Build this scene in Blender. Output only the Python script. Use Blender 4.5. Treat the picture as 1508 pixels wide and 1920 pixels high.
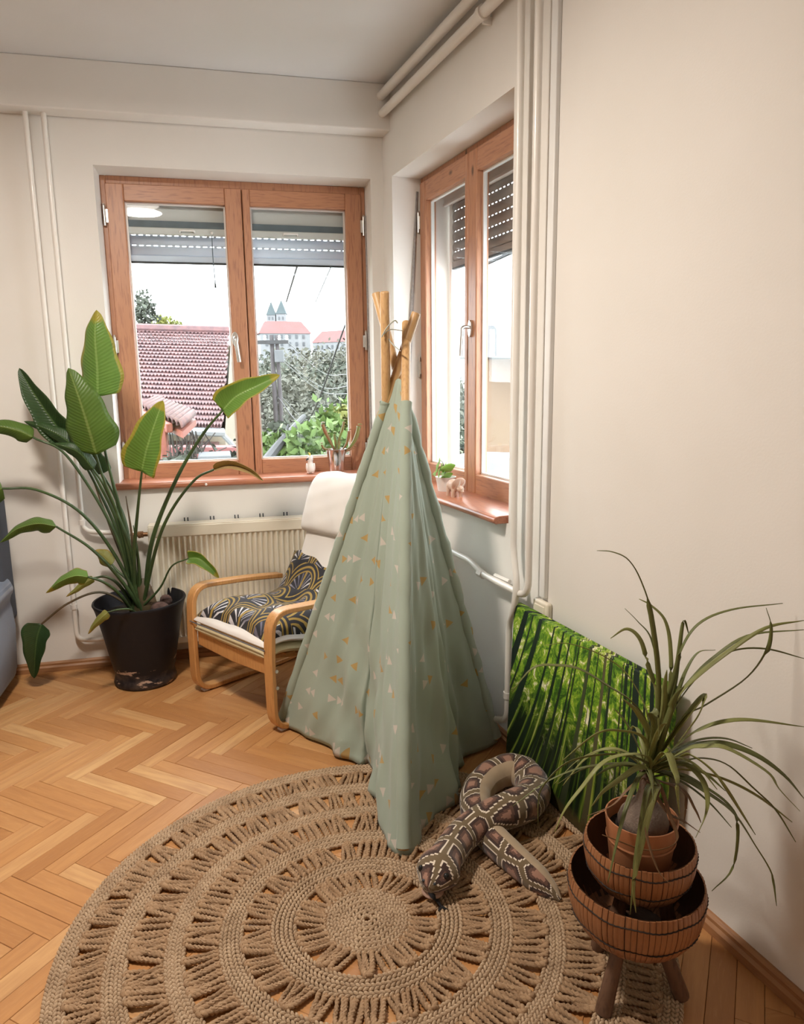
import bpy, bmesh, math, random
import numpy as np
from mathutils import Vector, Matrix
random.seed(7)
rng = np.random.RandomState(11)
sc = bpy.context.scene
for _o in list(bpy.data.objects):
    bpy.data.objects.remove(_o)
R = math.radians
PI = math.pi

# ------------------------------------------------------------------ camera
F = 1355.7                      # focal length in pixels of the 1508 x 1920 frame
PITCH, ROLL, CAMH = R(10.426), R(-0.764), 1.40
_cp, _sp = math.cos(PITCH), math.sin(PITCH)
C_FW = np.array([0, _cp, -_sp])
_u0 = np.array([0, _sp, _cp]); _r0 = np.array([1., 0, 0])
C_RT = math.cos(ROLL) * _r0 + math.sin(ROLL) * _u0
C_UP = -math.sin(ROLL) * _r0 + math.cos(ROLL) * _u0
C_POS = np.array([0, 0, CAMH])
cd = bpy.data.cameras.new('camera')
cd.sensor_fit = 'HORIZONTAL'; cd.sensor_width = 36.0
cd.lens = 36.0 * F / 1508.0
cd.clip_start = 0.05; cd.clip_end = 3000
cam = bpy.data.objects.new('camera', cd)
sc.collection.objects.link(cam)
_m = Matrix.Identity(4)
for _i in range(3):
    _m[_i][0] = C_RT[_i]; _m[_i][1] = C_UP[_i]; _m[_i][2] = -C_FW[_i]; _m[_i][3] = C_POS[_i]
cam.matrix_world = _m
sc.camera = cam

# ------------------------------------------------------------------ overcast sky, exposure
SKY = 5.4
LAMP_W = 32.0
EXPO = 0.84
w = bpy.data.worlds.new('overcast_sky'); sc.world = w; w.use_nodes = True
_bg = w.node_tree.nodes['Background']
_bg.inputs[0].default_value = (0.93, 0.965, 1.0, 1)
_bg.inputs[1].default_value = SKY
vs = sc.view_settings
vs.view_transform = 'Standard'; vs.look = 'None'; vs.gamma = 1.0; vs.use_curve_mapping = False
vs.exposure = EXPO
cy = sc.cycles
cy.max_bounces = 8; cy.diffuse_bounces = 4; cy.glossy_bounces = 3; cy.transmission_bounces = 3; cy.transparent_max_bounces = 10
cy.caustics_reflective = False; cy.caustics_refractive = False; cy.adaptive_threshold = .03

# ------------------------------------------------------------------ pixel -> place helpers (for laying out real positions)
def ray(px, py):
    return (px - 754) / F * C_RT - (py - 960) / F * C_UP + C_FW
def FL(px, py, z=0.0):                       # point at height z
    d = ray(px, py); return C_POS + d * (z - CAMH) / d[2]
def AT(px, py, Y):                           # point at depth Y
    d = ray(px, py); return C_POS + d * Y / d[1]
HB, HR = R(76.615), R(-21.6)
BX = np.array([math.sin(HB), math.cos(HB), 0]); BY = np.array([-BX[1], BX[0], 0])
RX = -np.array([math.sin(HR), math.cos(HR), 0]); RY = np.array([math.cos(HR), -math.sin(HR), 0])
K = np.array([-.072, 3.791, 0])              # room corner between the two window walls
ROT_B = math.atan2(BX[1], BX[0]); ROT_R = math.atan2(RX[1], RX[0])
def _loc(px, py, y, ax, ay):
    d = ray(px, py); p = C_POS + d * np.dot(K + ay * y - C_POS, ay) / np.dot(d, ay) - K
    return np.array([p @ ax, y, p[2]])
def LB(px, py, y=0.): return _loc(px, py, y, BX, BY)     # back wall frame: x right, y outwards, z up
def LR(px, py, y=0.): return _loc(px, py, y, RX, RY)     # right wall frame
def WB(x, y, z): return K + BX * x + BY * y + np.array([0, 0, z])
def WR(x, y, z): return K + RX * x + RY * y + np.array([0, 0, z])

# ------------------------------------------------------------------ node helper
class G:
    def __init__(s, name):
        s.m = bpy.data.materials.new(name); s.m.use_nodes = True
        s.nt = s.m.node_tree; s.nt.nodes.clear()
        s.out = s.nt.nodes.new('ShaderNodeOutputMaterial')
        s.b = s.nt.nodes.new('ShaderNodeBsdfPrincipled')
        s.nt.links.new(s.b.outputs[0], s.out.inputs[0])
    def put(s, inp, v):
        if isinstance(v, bpy.types.NodeSocket): s.nt.links.new(v, inp)
        elif isinstance(v, (tuple, list)) and len(v) == 3 and inp.type == 'RGBA': inp.default_value = (*v, 1)
        else: inp.default_value = v
    def n(s, t, **kw):
        nd = s.nt.nodes.new('ShaderNode' + t)
        for k, v in kw.items(): setattr(nd, k, v)
        return nd
    def math(s, op, a, b=0.0, c=0.0):
        nd = s.n('Math', operation=op)
        s.put(nd.inputs[0], a); s.put(nd.inputs[1], b); s.put(nd.inputs[2], c)
        return nd.outputs[0]
    def mix(s, f, a, b, blend='MIX'):
        nd = s.n('Mix', data_type='RGBA', blend_type=blend)
        s.put(nd.inputs[0], f); s.put(nd.inputs[6], a); s.put(nd.inputs[7], b)
        return nd.outputs[2]
    def coord(s, k='Object'):
        return s.n('TexCoord').outputs[k]
    def mapv(s, v, scale=(1, 1, 1), loc=(0, 0, 0), rot=(0, 0, 0)):
        nd = s.n('Mapping'); s.put(nd.inputs[0], v)
        nd.inputs[1].default_value = loc; nd.inputs[2].default_value = rot; nd.inputs[3].default_value = scale
        return nd.outputs[0]
    def noise(s, v, scale, detail=3.0, rough=0.5, dist=0.0):
        nd = s.n('TexNoise'); s.put(nd.inputs['Vector'], v); nd.inputs['Scale'].default_value = scale
        nd.inputs['Detail'].default_value = detail; nd.inputs['Roughness'].default_value = rough
        nd.inputs['Distortion'].default_value = dist
        return nd.outputs[0]
    def hash(s, v):
        nd = s.n('TexWhiteNoise', noise_dimensions='3D'); s.put(nd.inputs[0], v); return nd.outputs[0]
    def ramp(s, f, stops, interp='LINEAR'):
        nd = s.n('ValToRGB'); s.put(nd.inputs[0], f); cr = nd.color_ramp; cr.interpolation = interp
        while len(cr.elements) < len(stops): cr.elements.new(0.5)
        for e, (p, c) in zip(cr.elements, stops):
            e.position = p; e.color = (*c, 1) if len(c) == 3 else c
        return nd.outputs[0]
    def xyz(s, v):
        nd = s.n('SeparateXYZ'); s.put(nd.inputs[0], v); return nd.outputs
    def comb(s, x, y, z=0.0):
        nd = s.n('CombineXYZ'); s.put(nd.inputs[0], x); s.put(nd.inputs[1], y); s.put(nd.inputs[2], z); return nd.outputs[0]
    def bump(s, h, strength=0.3, dist=0.01):
        nd = s.n('Bump'); nd.inputs['Strength'].default_value = strength; nd.inputs['Distance'].default_value = dist
        s.put(nd.inputs['Height'], h); s.nt.links.new(nd.outputs[0], s.b.inputs['Normal'])
    def set(s, **kw):
        names = dict(col='Base Color', rough='Roughness', metal='Metallic', spec='Specular IOR Level', coat='Coat Weight',
                     coatr='Coat Roughness', sheen='Sheen Weight', emi='Emission Color', ems='Emission Strength', trans='Transmission Weight')
        for k, v in kw.items(): s.put(s.b.inputs[names[k]], v)
        return s

def pm(name, c1, c2=None, scale=12., rough=.6, bump=0.0, stretch=(1, 1, 1), metal=0., spec=.5, coat=0., sheen=0., detail=3., bscale=None, bdist=.004):
    g = G(name)
    c2 = c2 or tuple(x * .86 for x in c1)
    v = g.mapv(g.coord(), stretch)
    f = g.noise(v, scale, detail)
    g.set(col=g.mix(g.ramp(f, [(.3, (0, 0, 0)), (.7, (1, 1, 1))]), c1, c2), rough=rough, metal=metal, spec=spec, coat=coat, sheen=sheen)
    if bump: g.bump(g.noise(v, bscale or scale * 6, 2.), bump, bdist)
    return g.m

def mat_leaf(name, c1, c2, rib, edge=None, trans=.35):
    g = G(name)
    uv = g.xyz(g.coord('UV'))
    av = g.math('ABSOLUTE', uv[0])
    ob = g.coord()
    f = g.noise(ob, 14., 3.)
    veins = g.math('SINE', g.math('MULTIPLY', g.math('ADD', uv[1], g.math('MULTIPLY', av, -.12)), 170.))
    col = g.mix(f, c1, c2)
    col = g.mix(g.math('MULTIPLY', g.math('ADD', veins, 1.), .07), col, rib)
    col = g.mix(g.math('LESS_THAN', av, .05), col, rib)
    if edge: col = g.mix(g.ramp(g.math('ADD', g.math('MAXIMUM', av, g.math('MULTIPLY', uv[1], .98)), g.math('MULTIPLY', f, .25)), [(.95, (0, 0, 0)), (1.06, (1, 1, 1))]), col, edge)
    g.set(col=col, rough=.38, spec=.4)
    g.bump(veins, .25, .002)
    t = g.n('BsdfTranslucent'); g.put(t.inputs[0], g.mix(.5, col, (.35, .5, .08)))
    mx = g.n('MixShader'); mx.inputs[0].default_value = trans
    g.nt.links.new(g.b.outputs[0], mx.inputs[1]); g.nt.links.new(t.outputs[0], mx.inputs[2]); g.nt.links.new(mx.outputs[0], g.out.inputs[0])
    return g.m

def mat_wood(name, c1, c2, dark, axis=0, knots=True, rough=.42, scale=1.):
    g = G(name)
    st = [9., 9., 9.]; st[axis] = .9
    ob = g.coord()
    v = g.mapv(ob, tuple(st))
    f = g.noise(v, 5. * scale, 4., .6, .6)
    col = g.mix(f, c1, c2)
    col = g.mix(g.ramp(g.noise(v, 16. * scale, 2.), [(.5, (0, 0, 0)), (.75, (1, 1, 1))]), col, dark)
    if knots:
        k = [9., 9., 9.]; k[axis] = 4.6
        vo = g.n('TexVoronoi'); g.put(vo.inputs['Vector'], g.mapv(ob, tuple(k))); vo.inputs['Scale'].default_value = .9
        col = g.mix(g.ramp(vo.outputs['Distance'], [(.05, (.85,) * 3), (.11, (0, 0, 0))]), col, tuple(x * .25 for x in dark))
    g.set(col=col, rough=rough, coat=.15, coatr=.3)
    g.bump(f, .12, .002)
    return g.m

# ------------------------------------------------------------------ mesh helper
ORG = {}
COLL = sc.collection
class M:
    def __init__(s): s.v = []; s.f = []; s.uv = []
    def add(s, vs, fs, uv=None):
        b = len(s.v); vs = [tuple(float(q) for q in p) for p in vs]
        s.v += vs; s.f += [tuple(i + b for i in f) for f in fs]
        s.uv += list(uv) if uv is not None else [(0., 0.)] * len(vs)
        return s
    def box(s, lo, hi):
        (a, b, c), (d, e, f) = lo, hi
        return s.add([(a, b, c), (d, b, c), (d, e, c), (a, e, c), (a, b, f), (d, b, f), (d, e, f), (a, e, f)],
                     [(0, 3, 2, 1), (4, 5, 6, 7), (0, 1, 5, 4), (1, 2, 6, 5), (2, 3, 7, 6), (3, 0, 4, 7)])
    def obox(s, c, a, b, d):
        c, a, b, d = map(np.asarray, (c, a, b, d))
        vs = [c + i * a + j * b + k * d for k in (-1, 1) for (i, j) in ((-1, -1), (1, -1), (1, 1), (-1, 1))]
        return s.add(vs, [(0, 3, 2, 1), (4, 5, 6, 7), (0, 1, 5, 4), (1, 2, 6, 5), (2, 3, 7, 6), (3, 0, 4, 7)])
    def bar(s, p, q, wd, th, ref=(0, 0, 1)):
        p, q = np.asarray(p, float), np.asarray(q, float); d = (q - p) / 2; t = d / np.linalg.norm(d)
        r = np.asarray(ref, float); r = r - t * (r @ t); r /= np.linalg.norm(r); n = np.cross(t, r)
        return s.obox((p + q) / 2, d, n * wd / 2, r * th / 2)
    def frames(s, P):
        P = np.asarray(P, float); T = np.gradient(P, axis=0); T /= np.linalg.norm(T, axis=1)[:, None] + 1e-12
        a = np.array([0, 0, 1.]) if abs(T[0][2]) < .9 else np.array([1., 0, 0])
        n = a - T[0] * (a @ T[0]); n /= np.linalg.norm(n); N = [n]
        for t in T[1:]:
            n = n - t * (n @ t); n /= np.linalg.norm(n) + 1e-12; N.append(n)
        N = np.array(N); return P, T, N, np.cross(T, N)
    def tube(s, P, r, n=8, cap=True, flat=1.0, uvlen=False, phase=0.):
        P, T, N, B = s.frames(P); m = len(P); r = np.broadcast_to(np.asarray(r, float), (m,))
        vs = []; uv = []
        L = np.concatenate([[0], np.cumsum(np.linalg.norm(np.diff(P, axis=0), axis=1))])
        for i in range(m):
            for j in range(n):
                a = 2 * PI * j / n + phase
                vs.append(P[i] + r[i] * (math.cos(a) * N[i] * flat + math.sin(a) * B[i])); uv.append((j / n, L[i]))
        fs = [(i * n + j, i * n + (j + 1) % n, (i + 1) * n + (j + 1) % n, (i + 1) * n + j) for i in range(m - 1) for j in range(n)]
        if cap: fs += [tuple(range(n - 1, -1, -1)), tuple((m - 1) * n + j for j in range(n))]
        return s.add(vs, fs, uv)
    def lathe(s, prof, n=32, c=(0, 0, 0), sx=1., sy=1., cap=True):
        vs = []; m = len(prof)
        for r, z in prof:
            for j in range(n):
                a = 2 * PI * j / n; vs.append((c[0] + sx * r * math.cos(a), c[1] + sy * r * math.sin(a), c[2] + z))
        fs = [(i * n + j, i * n + (j + 1) % n, (i + 1) * n + (j + 1) % n, (i + 1) * n + j) for i in range(m - 1) for j in range(n)]
        if cap and prof[0][0] > 1e-6: fs.append(tuple(range(n - 1, -1, -1)))
        if cap and prof[-1][0] > 1e-6: fs.append(tuple((m - 1) * n + j for j in range(n)))
        return s.add(vs, fs)
    def grid(s, P, uv=None, cu=False, cv=False):
        P = np.asarray(P, float); a, b = P.shape[:2]
        vs = P.reshape(-1, 3); u = np.asarray(uv, float).reshape(-1, 2).tolist() if uv is not None else None
        fs = []
        for i in range(a if cu else a - 1):
            for j in range(b if cv else b - 1):
                i2, j2 = (i + 1) % a, (j + 1) % b
                fs.append((i * b + j, i2 * b + j, i2 * b + j2, i * b + j2))
        return s.add(vs, fs, u)
    def ell(s, c, r, nu=12, nv=8, rot=None):
        c = np.asarray(c, float); vs = []
        for i in range(nv + 1):
            t = PI * i / nv
            for j in range(nu):
                a = 2 * PI * j / nu
                p = np.array([r[0] * math.sin(t) * math.cos(a), r[1] * math.sin(t) * math.sin(a), r[2] * math.cos(t)])
                if rot is not None: p = rot @ p
                vs.append(c + p)
        fs = [(i * nu + j, (i + 1) * nu + j, (i + 1) * nu + (j + 1) % nu, i * nu + (j + 1) % nu) for i in range(nv) for j in range(nu)]
        return s.add(vs, fs)
    def prism(s, poly, lo, hi, axis=2):
        n = len(poly)
        def p3(p, h):
            return {2: (p[0], p[1], h), 1: (p[0], h, p[1]), 0: (h, p[0], p[1])}[axis]
        vs = [p3(p, lo) for p in poly] + [p3(p, hi) for p in poly]
        return s.add(vs, [tuple(range(n - 1, -1, -1)), tuple(range(n, 2 * n))] + [(i, (i + 1) % n, n + (i + 1) % n, n + i) for i in range(n)])
    def mesh(s, name, smooth=40, weld=False):
        me = bpy.data.meshes.new(name); me.from_pydata(s.v, [], s.f)
        if any(u != (0., 0.) for u in s.uv):
            l = me.uv_layers.new(name='UVMap')
            idx = np.empty(len(me.loops), int); me.loops.foreach_get('vertex_index', idx)
            l.data.foreach_set('uv', np.asarray(s.uv, float)[idx].ravel())
        bm = bmesh.new(); bm.from_mesh(me)
        if weld: bmesh.ops.remove_doubles(bm, verts=bm.verts, dist=1e-5)
        bmesh.ops.recalc_face_normals(bm, faces=bm.faces); bm.to_mesh(me); bm.free()
        if smooth:
            me.polygons.foreach_set('use_smooth', [True] * len(me.polygons))
            me.set_sharp_from_angle(angle=R(smooth))
        return me
    def build(s, name, mat, parent=None, label=None, cat=None, group=None, kind=None, smooth=40, bevel=0., seg=2, sub=0, solid=0., loc=None, rotz=0., weld=False):
        org = ORG.get(parent) if parent is not None else None
        if parent is None and loc is None:
            a = np.asarray(s.v); lo, hi = a.min(0), a.max(0)
            org = np.array([(lo[0] + hi[0]) / 2, (lo[1] + hi[1]) / 2, lo[2]])
        if org is not None: s.v = [tuple(np.asarray(p) - org) for p in s.v]
        o = bpy.data.objects.new(name, s.mesh(name, smooth, weld))
        if mat: o.data.materials.append(mat)
        COLL.objects.link(o)
        if parent is not None:
            o.parent = parent; ORG[o] = org
        else:
            o.location = loc if loc is not None else org; o.rotation_euler.z = rotz
            ORG[o] = None if loc is not None else org
        if bevel:
            b = o.modifiers.new('bevel', 'BEVEL'); b.width = bevel; b.segments = seg; b.limit_method = 'ANGLE'; b.angle_limit = R(35)
        if solid:
            b = o.modifiers.new('thickness', 'SOLIDIFY'); b.thickness = solid; b.offset = 0
        if sub:
            b = o.modifiers.new('smooth', 'SUBSURF'); b.levels = sub; b.render_levels = sub
        tag(o, label, cat, group, kind)
        return o
def tag(o, label=None, cat=None, group=None, kind=None):
    if label: o['label'] = label
    if cat: o['category'] = cat
    if group: o['group'] = group
    if kind: o['kind'] = kind
    return o
def root(name, label=None, cat=None, loc=(0, 0, 0), rotz=0., group=None, kind=None, local=True):
    o = bpy.data.objects.new(name, None); o.empty_display_size = .05
    COLL.objects.link(o); o.location = loc; o.rotation_euler.z = rotz
    ORG[o] = None if local else np.asarray(loc, float)
    return tag(o, label, cat, group, kind)
def share(o, parent, loc=(0, 0, 0), rot=(0, 0, 0), scale=(1, 1, 1)):      # another object on the same mesh
    c = o.copy(); COLL.objects.link(c); c.parent = parent
    c.location = loc; c.rotation_euler = rot; c.scale = scale
    return c
def spline(P, n=24):                                                      # Catmull-Rom through points
    P = np.asarray(P, float)
    if len(P) == 2: return np.linspace(P[0], P[1], n)
    Q = np.vstack([2 * P[0] - P[1], P, 2 * P[-1] - P[-2]]); out = []
    m = len(P) - 1
    for t in np.linspace(0, m - 1e-9, n):
        i = int(t); u = t - i; a, b, c, d = Q[i:i + 4]
        out.append(.5 * ((2 * b) + (c - a) * u + (2 * a - 5 * b + 4 * c - d) * u * u + (3 * b - a - 3 * c + d) * u ** 3))
    return np.array(out)
def bend(P, r, seg=6):                                                    # polyline with rounded corners
    P = [np.asarray(p, float) for p in P]; out = [P[0]]
    for a, b, c in zip(P, P[1:], P[2:]):
        u = (a - b); v = (c - b); lu, lv = np.linalg.norm(u), np.linalg.norm(v); rr = min(r, lu * .49, lv * .49)
        p, q = b + u / lu * rr, b + v / lv * rr
        for t in np.linspace(0, 1, seg): out.append((1 - t) ** 2 * p + 2 * t * (1 - t) * b + t * t * q)
    out.append(P[-1]); return np.array(out)

# ------------------------------------------------------------------ materials of the room
m_wall = pm('wall_paint', (.80, .775, .735), (.77, .745, .70), 3., .85, .12, bscale=160., bdist=.002)
m_ceil = pm('ceiling_paint', (.74, .745, .745), (.71, .715, .71), 2., .9, .1, bscale=140., bdist=.002)
m_pipe = pm('pipe_enamel', (.84, .815, .77), (.80, .77, .72), 6., .32, coat=.2)
m_rad = pm('radiator_enamel', (.80, .745, .62), (.76, .70, .57), 5., .35, coat=.15)
m_brass = pm('aged_brass', (.36, .2, .1), (.2, .11, .06), 60., .45, .3, metal=.8)
m_pine = mat_wood('window_pine', (.52, .255, .14), (.44, .205, .112), (.33, .14, .085), axis=2)
m_pine_h = mat_wood('window_pine_rail', (.52, .255, .14), (.44, .205, .112), (.33, .14, .085), axis=0)
m_sill = mat_wood('sill_wood', (.50, .205, .115), (.42, .16, .09), (.30, .10, .06), axis=0, knots=False, rough=.3)
m_steel = pm('brushed_metal', (.72, .70, .66), (.62, .6, .57), 30., .3, metal=.9)
m_white = pm('white_plastic', (.80, .80, .78), (.76, .76, .75), 8., .4)
m_shut = pm('shutter_plastic', (.82, .86, .92), (.77, .81, .88), 10., .45)
def translucent(mat, f):
    nt = mat.node_tree; b = next(n for n in nt.nodes if n.type == 'BSDF_PRINCIPLED'); o = next(n for n in nt.nodes if n.type == 'OUTPUT_MATERIAL')
    t = nt.nodes.new('ShaderNodeBsdfTranslucent'); x = nt.nodes.new('ShaderNodeMixShader'); x.inputs[0].default_value = f
    for l in list(b.inputs['Base Color'].links): nt.links.new(l.from_socket, t.inputs[0])
    nt.links.new(b.outputs[0], x.inputs[1]); nt.links.new(t.outputs[0], x.inputs[2]); nt.links.new(x.outputs[0], o.inputs[0])
translucent(m_shut, .22)
m_shut2 = pm('shutter_plastic_brown', (.30, .27, .26), (.25, .23, .22), 10., .5)
m_dark = pm('dark_rubber', (.035, .045, .055), (.02, .025, .03), 20., .5)
m_dgrey = pm('gap_cord_grey', (.16, .21, .25), (.12, .16, .2), 20., .5)
m_base = mat_wood('baseboard_wood', (.42, .21, .09), (.34, .16, .07), (.26, .11, .05), axis=0, knots=False, rough=.4)
m_strap = pm('shutter_strap_fabric', (.42, .39, .37), (.30, .28, .27), 90., .8, .3)
m_cream = pm('cream_plastic', (.80, .74, .62), (.76, .70, .58), 10., .4)

def mat_glass():
    g = G('window_glass')
    lw = g.n('LayerWeight'); lw.inputs[0].default_value = .5
    tr = g.n('BsdfTransparent'); tr.inputs[0].default_value = (.93, .95, .95, 1)
    gl = g.n('BsdfGlossy'); gl.inputs['Roughness'].default_value = .01
    mx = g.n('MixShader'); g.put(mx.inputs[0], g.math('ADD', .035, g.math('MULTIPLY', g.math('POWER', lw.outputs['Facing'], 5.), .6)))
    g.nt.links.new(tr.outputs[0], mx.inputs[1]); g.nt.links.new(gl.outputs[0], mx.inputs[2])
    g.nt.links.new(mx.outputs[0], g.out.inputs[0]); g.nt.nodes.remove(g.b)
    return g.m
m_glass = mat_glass()

def mat_parquet():
    g = G('beech_parquet')
    ob = g.coord(); oi = g.n('ObjectInfo'); ge = g.n('NewGeometry')
    rnd = g.math('FRACT', g.math('ADD', g.math('MULTIPLY', oi.outputs['Random'], 7.13), g.math('MULTIPLY', ge.outputs['Random Per Island'], 3.7)))
    v = g.n('VectorMath', operation='ADD'); g.put(v.inputs[0], g.mapv(ob, (3., 26., 26.)))
    g.put(v.inputs[1], g.comb(g.math('MULTIPLY', rnd, 37.), g.math('MULTIPLY', rnd, 91.), 0.))
    base = g.ramp(rnd, [(0., (.42, .19, .064)), (.3, (.51, .245, .088)), (.6, (.55, .28, .106)), (.88, (.58, .315, .13)), (1., (.65, .39, .175))])
    f = g.noise(v.outputs[0], 1.6, 4., .6, .4)
    col = g.mix(g.ramp(f, [(.35, (0, 0, 0)), (.75, (.55,) * 3)]), base, (.33, .14, .05))
    fl = g.noise(v.outputs[0], 7., 2.)
    col = g.mix(g.ramp(fl, [(.55, (0, 0, 0)), (.8, (.3,) * 3)]), col, (.62, .36, .17))
    g.set(col=col, rough=g.math('ADD', .34, g.math('MULTIPLY', f, .14)), spec=.45)
    g.bump(f, .06, .002)
    return g.m
m_parq = mat_parquet()
m_sub = pm('parquet_joint', (.10, .05, .022), (.07, .034, .015), 30., .8)

# ------------------------------------------------------------------ room shell
ZC = 2.76
A0 = WB(-3.5, 0, 0); R1 = WR(6.0, 0, 0); RE = np.array([A0[0], R1[1], 0.])
shell = [K[:2], R1[:2], RE[:2], A0[:2]]
m = M(); m.prism(shell, -.14, -.0135); floor = m.build('floor', m_sub, kind='structure', loc=(0, 0, 0), smooth=0)
m = M(); m.prism(shell, ZC, ZC + .12); m.build('ceiling', m_ceil, kind='structure', loc=(0, 0, 0), smooth=0)
W1 = dict(x0=-1.334, x1=-.062, z0=.888, z1=2.365)
W2 = dict(x0=.123, x1=1.262, z0=.868, z1=2.35)
def wall(name, W, xa, xb, th, rot):
    m = M()
    m.box((xa, 0, -.14), (W['x0'], th, ZC + .12)); m.box((W['x1'], 0, -.14), (xb, th, ZC + .12))
    m.box((W['x0'], 0, -.14), (W['x1'], th, W['z0'])); m.box((W['x0'], 0, W['z1']), (W['x1'], th, ZC + .12))
    return m.build(name, m_wall, kind='structure', loc=K, rotz=rot, smooth=0)
wall('wall_back', W1, -3.5, .0, .33, ROT_B)
wall('wall_right', W2, -.0, 6.0, .36, ROT_R)
m = M(); d = .12; m.obox(((A0 + RE) / 2 + [-d / 2, 0, 1.3])[:3], (0, (A0[1] - RE[1]) / 2, 0), (d / 2, 0, 0), (0, 0, 1.44)); m.build('wall_left', m_wall, kind='structure', loc=(0, 0, 0), smooth=0)
m = M(); m.obox(((R1 + RE) / 2 + [0, -d / 2, 1.3])[:3], ((R1[0] - RE[0]) / 2 + .2, 0, 0), (0, d / 2, 0), (0, 0, 1.44)); m.build('wall_rear', m_wall, kind='structure', loc=(0, 0, 0), smooth=0)
# downstand beam along the window wall
m = M(); m.box((-3.5, -.105, 2.556), (.02, .0, ZC)); m.build('trim_1', m_wall, kind='structure', loc=K, rotz=ROT_B, smooth=0, bevel=.006)
# baseboards
def baseboard(name, xa, xb, rot, s):
    m = M(); prof = [(0, 0), (-.020, 0), (-.020, .022), (-.013, .030), (-.013, .040), (-.006, .047), (0, .047)]
    vs = [(x, y, z) for x in (xa, xb) for (y, z) in prof]; n = len(prof)
    m.add(vs, [tuple(range(n)), tuple(range(2 * n - 1, n - 1, -1))] + [(i, n + i, n + (i + 1) % n, (i + 1) % n) for i in range(n)])
    m.build(name, m_base, kind='structure', loc=K, rotz=rot, smooth=25)
baseboard('baseboard_back', -3.5, -.02, ROT_B, 1); baseboard('baseboard_right', .02, 6.0, ROT_R, 1)

# herringbone parquet: staves of 378 x 60 mm
SL, SW, GAP, TH = .378, .060, .0009, .012
uA = np.array([math.cos(R(63.5)), math.sin(R(63.5))]); uB = np.array([math.cos(R(-26.5)), math.sin(R(-26.5))])
O0 = np.array([-1.236, 2.406])
def stave_mesh(m, M4=None):
    c = .0011; a, b = SL / 2 - GAP / 2, SW / 2 - GAP / 2
    vs = [(-a, -b, -TH), (a, -b, -TH), (a, b, -TH), (-a, b, -TH), (-a, -b, -c), (a, -b, -c), (a, b, -c), (-a, b, -c),
          (-a + c, -b + c, 0), (a - c, -b + c, 0), (a - c, b - c, 0), (-a + c, b - c, 0)]
    if M4 is not None:
        cx, u, v, dz = M4; vs = [(cx[0] + u[0] * x + v[0] * y, cx[1] + u[1] * x + v[1] * y, z + dz) for x, y, z in vs]
    m.add(vs, [(8, 9, 10, 11)] + [(i, (i + 1) % 4, 4 + (i + 1) % 4, 4 + i) for i in range(4)] + [(4 + i, 4 + (i + 1) % 4, 8 + (i + 1) % 4, 8 + i) for i in range(4)])
def inside(p, poly, mg):
    n = len(poly)
    for i in range(n):
        a, b = np.asarray(poly[i]), np.asarray(poly[(i + 1) % n]); e = b - a; nr = np.array([-e[1], e[0]]) / np.linalg.norm(e)
        s = nr @ (p - a); cen = nr @ (np.mean(poly, axis=0) - a)
        if s * np.sign(cen) < mg: return False
    return True
stv = []
for j in range(-12, 13):
    for i in range(-70, 71):
        o = np.array([i * SW + j * SL, i * SW - j * SL])
        for kind in 'HV':
            if kind == 'H': c = o + [SL / 2, SW / 2]; u, v = uA, uB
            else: c = o + [SL + SW / 2, SW - SL / 2]; u, v = uB, -uA
            p = O0 + uA * c[0] + uB * c[1]
            if inside(p, shell, -.20): stv.append((p, u, v))
def seen(p):
    q = np.array([p[0], p[1], 0.]) - C_POS; d = q @ C_FW
    if d < .2: return 9e9
    x, y = 754 + F * (q @ C_RT) / d, 960 - F * (q @ C_UP) / d
    return d if -60 < x < 1568 and y < 2010 else 9e9
stv.sort(key=lambda s: seen(s[0]))
first = None; rest = M()
for idx, (p, u, v) in enumerate(stv):
    dz = rng.uniform(-.0006, .0003)
    if idx < 295 and seen(p) < 9e8:
        if first is None:
            mm = M(); stave_mesh(mm); first = mm.build('stave', m_parq, floor, smooth=0); st = first
        else: st = share(first, floor)
        st.location = (p[0], p[1], dz); st.rotation_euler = (0, 0, math.atan2(u[1], u[0]))
    else: stave_mesh(rest, (p, u, v, dz))
def mat_parquet_rest():
    return m_parq
rest.build('parquet_field', m_parq, floor, kind='stuff', smooth=0)

# ------------------------------------------------------------------ windows
def ring(m, x0, x1, z0, z1, y0, y1, l, r, b, t):
    m.box((x0, y0, z0), (x0 + l, y1, z1)); m.box((x1 - r, y0, z0), (x1, y1, z1))
    m.box((x0 + l, y0, z0), (x1 - r, y1, z0 + b)); m.box((x0 + l, y0, z1 - t), (x1 - r, y1, z1))
def sash(win, x0, x1, z0, z1, y0, l, r, b, t, th=.06):
    m = M(); m.box((x0, y0, z0), (x0 + l, y0 + th, z1)); s = m.build('sash', m_pine, win, bevel=.005)
    mm = M(); mm.box((x1 - r, y0, z0), (x1, y0 + th, z1)); mm.build('stile', m_pine, s, bevel=.005)
    mm = M(); mm.box((x0 + l, y0 + .002, z0), (x1 - r, y0 + th, z0 + b)); mm.build('rail', m_pine_h, s, bevel=.004)
    mm = M(); mm.box((x0 + l, y0 + .002, z1 - t), (x1 - r, y0 + th, z1)); mm.build('rail', m_pine_h, s, bevel=.004)
    mm = M(); ring(mm, x0 + l - .002, x1 - r + .002, z0 + b - .002, z1 - t + .002, y0 + .030, y0 + .046, .010, .010, .010, .010)
    mm.build('glazing_bead', m_white, s, smooth=0)
    mm = M(); mm.box((x0 + l, y0 + .034, z0 + b), (x1 - r, y0 + .040, z1 - t)); mm.build('pane', m_glass, s, smooth=0)
    return s
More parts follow.
